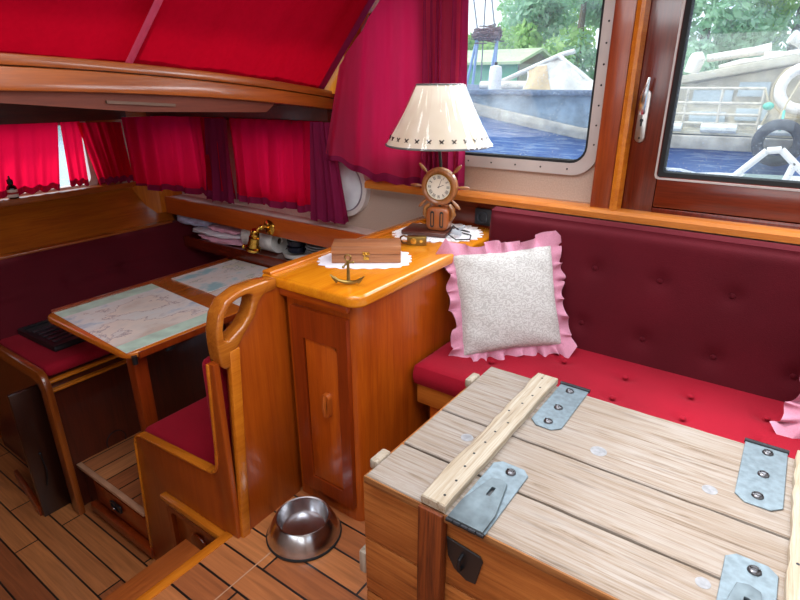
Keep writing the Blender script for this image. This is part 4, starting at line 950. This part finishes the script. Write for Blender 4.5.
# ------------------------------------------------------------------ OUTSIDE
def streaky(name, a, b, hl):
    m, nt, out = newmat(name)
    v = coords(nt, (1.2, 3, 26), (0, math.radians(36), 0))
    n = N(nt, 'ShaderNodeTexNoise'); n.inputs['Scale'].default_value = 4; n.inputs['Detail'].default_value = 5; nt.links.new(coords(nt), n.inputs['Vector'])
    n2 = N(nt, 'ShaderNodeTexNoise'); n2.inputs['Scale'].default_value = 2.2; n2.inputs['Detail'].default_value = 4; nt.links.new(v, n2.inputs['Vector'])
    c = ramp(nt, n.outputs['Fac'], [(.3, lin(a)), (.7, lin(b))])
    c = mixc(nt, ramp(nt, n2.outputs['Fac'], [(.52, (0, 0, 0, 1)), (.60, (.55, .55, .55, 1)), (.66, (0, 0, 0, 1))]), c, lin(hl))
    bsdf(nt, out, c, .5); return m
HULL = streaky('scuffed_blue_hull', '#385c9c', '#5078b0', '#b4c8dc')
BULW = plain('grey_blue_bulwark', '#74889c', .6, nscale=9, var=.28)
DIRTY = plain('dirty_white_paint', '#b4ae9c', .7, nscale=9, var=.3)
CABW = plain('weathered_cabin_paint', '#b0a894', .7, nscale=7, var=.28)
st('river_water', MB().box(-60, 40, 2.6, 16, -.7, -.55), plain('river_blue', '#4a6c98', .15, nscale=3))
st('river_bank', MB().box(-60, 40, 14.5, 60, -.6, .55), plain('bank_grass', '#7a9858', .9, nscale=2, var=.3))
sk = MB()
# ship hull with long blue side and rubbing strake
hu = thing('barge', 'neighbouring blue-hulled barge with weathered white deckhouse moored alongside', 'boat', (-1.5, 7.5, -.55))
MB().prism([(-9, -.6), (6, -.6), (6, 1.02), (-1.3, .98), (-2.1, 1.0), (-3.6, 1.26), (-9, 1.4)], 'xz', 6.55, 9.4).build('hull', HULL, hu)
MB().prism([(6, 1.03), (-1.3, .99), (-2.1, 1.02), (-3.6, 1.28), (-9, 1.4), (-9, 1.27), (-3.6, 1.15), (-2.1, .90), (-1.3, .86), (6, .90)], 'xz', 6.46, 6.56, .01).build('rubbing_strake', plain('strake_paint', '#a09c94', .7, nscale=8, var=.28), hu)
MB().prism([(-9, 1.36), (-1.95, 1.36), (-1.72, 1.0), (-2.1, 1.0), (-3.6, 1.26), (-9, 1.38)], 'xz', 6.57, 6.63).build('bulwark', BULW, hu)
MB().box(-9, -1.9, 6.52, 6.68, 1.355, 1.42, .015).build('cap_rail', plain('pale_blue_rail', '#5c6c84', .5, nscale=40, var=.4), hu)
MB().box(-9, 6, 6.6, 9.4, 1.0, 1.03).build('deck', DIRTY, hu)
# deckhouse
dhp = [(-1.25, 1.0), (6, 1.0), (6, 1.85), (.6, 1.77), (-.2, 1.66), (-.8, 1.55), (-1.25, 1.46)]
MB().prism(dhp, 'xz', 7.1, 8.9, .02).build('deckhouse', CABW, hu)
MB().prism([(-1.35, 1.47), (-.8, 1.56), (-.2, 1.67), (.6, 1.78), (6, 1.86), (6, 1.94), (.6, 1.87), (-.2, 1.755), (-.8, 1.645), (-1.35, 1.545)], 'xz', 7.0, 9.0, .015).build('deckhouse_roof', plain('grubby_roof', '#aca694', .8, nscale=8, var=.25), hu)
for (x0, x1, z0, z1) in ((-1.1, -.72, 1.30, 1.42), (-.68, -.4, 1.36, 1.5), (-1.1, -.75, 1.08, 1.2), (-.66, -.38, 1.12, 1.24)): MB().box(x0, x1, 7.07, 7.11, z0, z1, .004).build('side_panel', plain('grey_blue_panel', '#a4b4bc', .5), hu)
rl = MB()
for z in (1.44, 1.30, 1.19, 1.10): rl.tube([(-1.5, 6.75, z), (-.42, 6.75, z)], .014, 8)
for x in (-1.5, -1.1, -.78, -.42): rl.tube([(x, 6.75, 1.0), (x, 6.75, 1.45)], .014, 8)
rl.build('handrail', plain('rusty_white_rail', '#b8b0a0', .6, nscale=14, var=.3), hu)
ft = MB()
for k in range(6): ft.tube([(-1.4+.5*k, 6.62, 1.06), (-1.08+.5*k, 6.62, 1.06)], .045, 10)
ft.build('rail_pipe', plain('pale_pipe', '#ccd0d0', .6, var=.15), hu)
rp_ = MB(); rp_.tube([(-.42, 6.74, 1.44), (-.34, 6.72, 1.25), (-.40, 6.7, 1.05)], .010, 8); rp_.tube([(-.12, 6.95, 1.62), (-.22, 6.8, 1.3), (-.28, 6.66, 1.0)], .009, 8); rp_.build('rope', plain('pale_rope', '#b0a488', .9), hu)
lb = thing('lifebuoy', 'white ring lifebuoy hung on the barge deckhouse wall', 'lifebuoy', (-.15, 7.04, 1.43))
MB().tube([(-.115+.19*math.cos(2*PI*k/40), 6.93, 1.44+.19*math.sin(2*PI*k/40)) for k in range(40)], .052, 14, closed=True).build('ring', plain('buoy_white', '#e0dcd8', .6), lb)
MB().tube([(-.115+.255*math.cos(2*PI*k/40), 6.92, 1.42+.255*math.sin(2*PI*k/40)+.012*math.cos(8*PI*k/20)) for k in range(40)], .009, 8, closed=True).build('grab_line', plain('line_tan', '#b0a080', .9), lb)
tf = thing('tyre_fender', 'black rubber tyre fender hanging on the blue hull', 'tyre', (-.21, 6.42, 1.16))
MB().tube([(-.20+.165*math.cos(2*PI*k/36), 6.38, .97+.165*math.sin(2*PI*k/36)) for k in range(36)], .050, 12, closed=True, squash=1.1).build('tyre', plain('worn_tyre', '#3c4048', .85, var=.25), tf)
MB().tube([(-.21, 6.40, 1.08), (-.21, 6.47, 1.16), (-.22, 6.66, 1.24)], .012, 8).build('lanyard', plain('green_rope', '#4cae9c', .9), tf)
tag(MB().ball((-.36, 6.72, 1.28), .042, (1.2, 1, .9)).build('fishing_float', plain('turquoise_plastic', '#3cb49c', .5)), 'small turquoise float tied to the barge handrail', 'float')
# things on top of the deckhouse
RW = plain('rolled_white_canvas', '#dcd6cc', .8, nscale=8, var=.14)
tag(MB().tube([(-1.18, 7.2, 1.59), (-1.14, 7.2, 1.74), (-1.15, 7.2, 1.80)], [.075, .085, .05], 14).build('canvas_bag', RW), 'upright white bag at the low end of the deckhouse roof', 'bag')
tag(MB().tube([(-1.06, 7.3, 1.74), (-.62, 7.3, 1.80), (-.48, 7.3, 1.82)], [.04, .045, .06], 14).build('rolled_awning', RW), 'long rolled white awning lying along the deckhouse roof', 'awning')
cw = thing('vent_cowl', 'white bent ventilation cowl on the deckhouse roof', 'vent', (-.20, 7.4, 1.75))
MB().tube([(-.20, 7.4, 1.75), (-.21, 7.4, 1.84), (-.26, 7.38, 1.89), (-.33, 7.35, 1.93)], [.05, .05, .055, .07], 16).build('cowl', plain('cowl_white', '#dcdcd8', .5), cw)
tag(MB().box(-.52, -.36, 7.12, 7.22, 1.715, 1.79, .01).build('deck_box', RW), 'small white box on the deckhouse roof beside the cowl', 'box')
tag(MB().tube([(-.9, 7.06, 1.645), (-.7, 7.07, 1.69), (-.55, 7.06, 1.71), (-.3, 7.07, 1.76), (0, 7.07, 1.80), (.3, 7.07, 1.85), (1.2, 7.07, 1.91)], [.02, .032, .024, .03, .024, .032, .03], 10).build('furled_cloth', RW), 'furled grubby white cloth strung along the roof edge', 'cloth')
# dinghy with white windscreen frame just outside the door
dg = thing('motorboat', 'small white motorboat with framed windscreen just outside the door', 'boat', (-.15, 4.1, -.5))
MB().prism([(-1.1, .25), (.9, .25), (.9, .80), (.1, .88), (-.5, .86), (-1.1, .80)], 'xz', 3.75, 4.9, .03).build('hull', plain('gelcoat', '#dcdcdc', .3, var=.04), dg)
m = MB()
for a, b_ in (((-.36, .90), (-.17, 1.12)), ((-.17, 1.12), (-.10, 1.13)), ((-.10, 1.13), (.02, 1.02)), ((.02, 1.02), (.22, .88)), ((-.02, 1.06), (-.06, .88))): m.tube([(a[0], 4.0, a[1]), (b_[0], 4.0, b_[1])], .02, 10)
m.build('windscreen_frame', plain('white_frame', '#e4e4e4', .35, var=.03), dg)
MB().prism([(-.33, .88), (-.16, 1.10), (-.10, 1.11), (-.02, 1.05), (-.06, .88)], 'xz', 4.0, 4.006).build('windscreen_pane', glass('boat_glass', (.7, .8, .78, 1), .12), dg)
m = MB(); m.tube([(-.95, 3.9, .98), (-.60, 3.88, .99), (-.3, 3.9, .93)], .008, 8); m.tube([(-.95, 3.9, .98), (-.93, 3.9, .82)], .007, 8); m.build('bow_rail', metal('bright_rail', '#e0e0e0', .2), dg)
# fore deck items left
tr = thing('bollard_fender', 'white cylindrical fender standing on the barge foredeck', 'fender', (-3.28, 6.9, 1.03))
MB().lathe([(0, .0), (.075, 0), (.082, .03), (.082, .60), (.07, .66), (0, .68)], (-3.40, 6.9, 1.03), 24).build('body', plain('fender_white', '#e4e4e8', .5, var=.03), tr)
MB().tube([(-3.40, 6.9, 1.70), (-3.40, 6.9, 1.74)], .02, 10).build('eye', BLACK, tr)
tag(MB().tube([(-3.7, 7.1, 1.46), (-2.98, 7.1, 1.46)], .06, 14).build('rolled_sail', RW), 'rolled white sail lying behind the white fender on the foredeck', 'sail')
MB().lathe([(1.0, 0), (.92, .2), (.7, .36), (.4, .44), (0, .46)], (0, 0, 0), 32, Matrix.Diagonal((1.3, .6, 1))).build('deck_cover', plain('slate_cover', '#5c6c84', .7), hu, local=True).location = (-4.4+1.5, 7.4-7.5, 1.032+.55)
# tarpaulin tent over a boom
tp_ = thing('tarpaulin', 'whitish tarpaulin tent hung over a boom on the barge', 'tarpaulin', (-2.4, 7.0, 1.03))
def tarp(u, v):
    s = u; top_ = Vector((-3.06+.78*s, 7.1, (1.64+.16*s/.55 if s < .55 else 1.80-.30*((s-.55)/.45)**1.5)+.015*math.sin(15*s))); w = .30*(1-v)+.0
    x = -3.0+1.22*s; base = Vector((x, 6.85, 1.40-.1*s))
    p = top_.lerp(base, v); p.x += .015*math.sin(26*s+4*v); p.y += .03*math.sin(17*s+3*v); p.z -= .0; return p
MB().grid(tarp, 60, 14).build('front_sheet', plain('grubby_tarpaulin', '#c8c6c0', .8, nscale=6, var=.2), tp_, ang=180)
MB().grid(lambda u, v: tarp(u, v)+Vector((0, .6*v+.01, 0)), 60, 10).build('rear_sheet', plain('grubby_tarpaulin_rear', '#b8b6b0', .8, nscale=6, var=.2), tp_, ang=180)
MB().grid(lambda u, v: tarp(.02+.30*u, .04+.85*v)+Vector((0, -.012, 0)), 20, 10).build('patch', plain('tan_patch', '#c0aa88', .8, nscale=8, var=.15), tp_, ang=180)
m = MB(); m.tube([(-3.6, 7.12, 1.44), (-2.65, 7.12, 1.81), (-2.48, 7.12, 1.85)], .03, 10); m.tube([(-2.66, 7.1, 1.80), (-2.05, 7.0, 1.40)], .026, 10); m.build('boom', plain('white_boom', '#d4d4d0', .6), tp_)
# mast trestle with bundle
mt = thing('mast_trestle', 'pale blue trestle carrying a brushwood bundle on the barge foredeck', 'trestle', (-4.7, 8.6, 1.0))
m = MB(); MBL = plain('pale_blue_steel', '#8fa8cc', .5, var=.08)
for (x0, x1) in ((-4.86, -4.60), (-4.68, -4.58), (-4.28, -4.24), (-4.42, -4.24)):
    MB().tube([(x0, 8.6, 1.03), (x1, 8.6, 2.14)], .022, 10).build('leg', MBL, mt)
m = MB(); rr_ = random.Random(9)
for k in range(120):
    y = 8.6+rr_.gauss(0, .05); z = 2.20+rr_.gauss(0, .05); x = rr_.uniform(-4.68, -4.42)
    m.tube([(x, y, z), (x+rr_.uniform(.15, .28), y+rr_.uniform(-.04, .04), z+rr_.uniform(-.04, .04))], .010, 5)
m.tube([(-4.64, 8.6, 2.2), (-4.20, 8.6, 2.2)], .075, 12); m.build('brushwood_bundle', plain('grey_brown_brush', '#6c5c60', .9, nscale=20, var=.3), mt)
m = MB()
for (x0, z0, x1, z1) in ((-4.58, 2.2, -5.0, 4.2), (-4.5, 1.03, -4.46, 4.4), (-4.26, 2.1, -4.7, 4.4)): m.tube([(x0, 8.6, z0), (x1, 8.6, z1)], .012, 6)
m.build('stay_wire', plain('wire_grey', '#6c7480', .5), mt)
# shed
sd = thing('green_shed', 'mint green shed with pale pitched roof on the far bank', 'shed', (-7.2, 15.5, .5))
MB().box(-10, -6.75, 15.0, 17.4, .5, 1.98).build('wall', plain('mint_wall', '#8cc8a4', .8, nscale=3, var=.06), sd)
MB().prism([(14.9, 1.98), (16.2, 2.32), (17.5, 1.98)], 'yz', -6.76, -6.72).build('gable', plain('gable_boards', '#7c7468', .8), sd)
MB().box(-6.75, -6.70, 15.02, 17.4, .5, 1.98).build('end_wall', plain('grey_end_wall', '#a09c90', .8), sd)
MB().prism([(14.7, 1.95), (16.2, 2.33), (17.7, 1.95), (17.7, 2.02), (16.2, 2.41), (14.7, 2.02)], 'yz', -10.2, -6.55).build('roof', plain('moss_roof', '#b4c49c', .8, nscale=4, var=.1), sd)
# trees
LM = [leaf_mat('leaves_blue_green', '#a4ccb0', '#c4e0c8'), leaf_mat('leaves_fresh_green', '#a4cc84', '#c8e4a0'), leaf_mat('leaves_mid_green', '#96c492', '#badcb0')]  # foliage colours lightened to carry the distant haze
TRK = plain('bark', '#6c6050', .9)
def tree(label, c, R, zc, mat, seed, n=5000, ls=.16):
    r = random.Random(seed); o = thing('tree', label, 'tree', (c[0], c[1], .5), group='trees on the far bank')
    bm = bmesh.new(); clumps = []
    for k in range(22):
        a = r.uniform(0, 2*PI); b_ = math.asin(r.uniform(-.9, 1)); q = r.uniform(.45, .85)
        clumps.append((Vector((c[0]+R[0]*q*math.cos(a)*math.cos(b_), c[1]+R[1]*q*math.sin(a)*math.cos(b_), zc+R[2]*q*math.sin(b_))), r.uniform(.25, .5)*min(R)))
    for i in range(n):
        p0, cr = clumps[r.randrange(22)]
        d = Vector((r.gauss(0, 1), r.gauss(0, 1), r.gauss(0, 1))).normalized()*cr*r.random()**.35
        p = p0+d; u = Vector((r.gauss(0, 1), r.gauss(0, 1), r.gauss(0, 1))).normalized(); w = u.cross(Vector((r.gauss(0, 1), r.gauss(0, 1), r.gauss(0, 1)))).normalized()
        s = ls*r.uniform(.6, 1.3)
        bm.faces.new([bm.verts.new(p+u*s), bm.verts.new(p+w*s*.45), bm.verts.new(p-u*s), bm.verts.new(p-w*s*.45)])
    m = MB(); m.bm.free(); m.bm = bm; m.build('crown', mat, o, flat=True)
    MB().tube([(c[0], c[1], .5), (c[0]+.1, c[1], zc)], [.22, .1], 8).build('trunk', TRK, o)
tree('loose blue-green willow filling the side window above the tarpaulin', (-7.6, 22, 0), (2.9, 2.2, 3.4), 4.2, LM[0], 1, 9000)
tree('fresh green tree behind the shed roof', (-10.0, 26, 0), (1.9, 2, 3.6), 4.6, LM[1], 2, 5000)
tree('slender tree with sky showing through, behind the trestle', (-12.6, 28, 0), (1.3, 1.8, 4.0), 5.4, LM[2], 3, 2200)
tree('low hazy tree at the left edge of the side window', (-19.5, 27, 0), (2.2, 2, 2.4), 3.2, LM[2], 4, 3500)
tree('broad willow at the left of the door pane', (-3.3, 21, 0), (2.6, 2.2, 3.4), 3.6, LM[0], 5, 8000)
tree('yellow-green tree behind the deckhouse roof', (-1.0, 23, 0), (2.6, 2.2, 4.2), 4.6, LM[1], 6, 8000)
tree('mid green tree at the right edge of the door pane', (2.4, 22, 0), (2.6, 2.2, 3.4), 4.2, LM[2], 7, 7000)
tree('dense green bush line tree low behind the shed', (-9.5, 21, 0), (3.2, 1.5, 1.6), 2.2, LM[1], 8, 5000)

# ------------------------------------------------------------------ LIGHT
w = bpy.data.worlds.new('overcast'); bpy.context.scene.world = w; w.use_nodes = True; nt = w.node_tree
for n in list(nt.nodes): nt.nodes.remove(n)
out = nt.nodes.new('ShaderNodeOutputWorld'); bg = nt.nodes.new('ShaderNodeBackground')
tc = nt.nodes.new('ShaderNodeTexCoord'); nz = nt.nodes.new('ShaderNodeTexNoise'); nz.inputs['Scale'].default_value = 3; nz.inputs['Detail'].default_value = 6
nt.links.new(tc.outputs['Generated'], nz.inputs['Vector'])
c = ramp(nt, nz.outputs['Fac'], [(.35, (.62, .80, 1, 1)), (.55, (.92, .96, 1, 1))])
nt.links.new(c, bg.inputs['Color']); bg.inputs['Strength'].default_value = 1.7; nt.links.new(bg.outputs[0], out.inputs['Surface'])
def area(name, loc, rot, sx, sy, e, col=(1, 1, 1)):
    l = bpy.data.lights.new(name, 'AREA'); l.shape = 'RECTANGLE'; l.size = sx; l.size_y = sy; l.energy = e; l.color = col
    o = bpy.data.objects.new(name, l); C.objects.link(o); o.location = loc; o.rotation_euler = rot; return o
area('ceiling_fill_light', (-.33, .62, 2.09), (0, 0, 0), 1.75, 1.1, 30, (.95, .97, 1))  # fill lamp added in the unseen ceiling opening to brighten upward surfaces
area('side_window_daylight', (-.94, 2.05, 1.52), (math.radians(-66), 0, 0), .5, .58, 9, (.92, .97, 1))
area('door_daylight', (.12, 2.03, 1.54), (math.radians(-66), 0, 0), .92, .66, 14, (.92, .97, 1))
area('port_fill_light', (.2, -1.75, 1.55), (math.radians(80), 0, 0), 2.6, .75, 10, (1, .96, .9))  # fill lamp added outside the unseen port wall to brighten the interior
area('aft_fill_light', (1.95, .9, 1.5), (0, math.radians(80), 0), .7, 2.0, 5, (1, .97, .93))  # weak fill lamp added behind the unseen aft wall
sun = bpy.data.lights.new('veiled_sun', 'SUN'); sun.energy = 3.2; sun.angle = math.radians(12); sun.color = (1, .97, .92)
so_ = bpy.data.objects.new('veiled_sun', sun); C.objects.link(so_); so_.rotation_euler = (math.radians(38), 0, math.radians(-55))

# ------------------------------------------------------------------ CAMERA
cam = bpy.data.cameras.new('camera'); cam.sensor_fit = 'HORIZONTAL'; cam.sensor_width = 36; cam.lens = 36*550.2/800; cam.clip_start = .02; cam.clip_end = 300
co = bpy.data.objects.new('camera', cam); C.objects.link(co); co.location = (0, 0, 1.5)
Y, Pp, Rr = math.radians(35.4), math.radians(21.55), math.radians(.116)
co.matrix_world = Matrix.Translation((0, 0, 1.5)) @ Matrix.Rotation(Y, 4, 'Z') @ Matrix.Rotation(PI/2-Pp, 4, 'X') @ Matrix.Rotation(-Rr, 4, 'Z')
S = bpy.context.scene; S.camera = co
S.view_settings.view_transform = 'Standard'; S.view_settings.look = 'None'; S.view_settings.gamma = 1; S.view_settings.use_curve_mapping = False
S.view_settings.exposure = 0.15
S.cycles.use_denoising = True; S.cycles.max_bounces = 10; S.cycles.diffuse_bounces = 5; S.cycles.transparent_max_bounces = 16
S.cycles.caustics_reflective = False; S.cycles.caustics_refractive = False; S.cycles.sample_clamp_indirect = 6
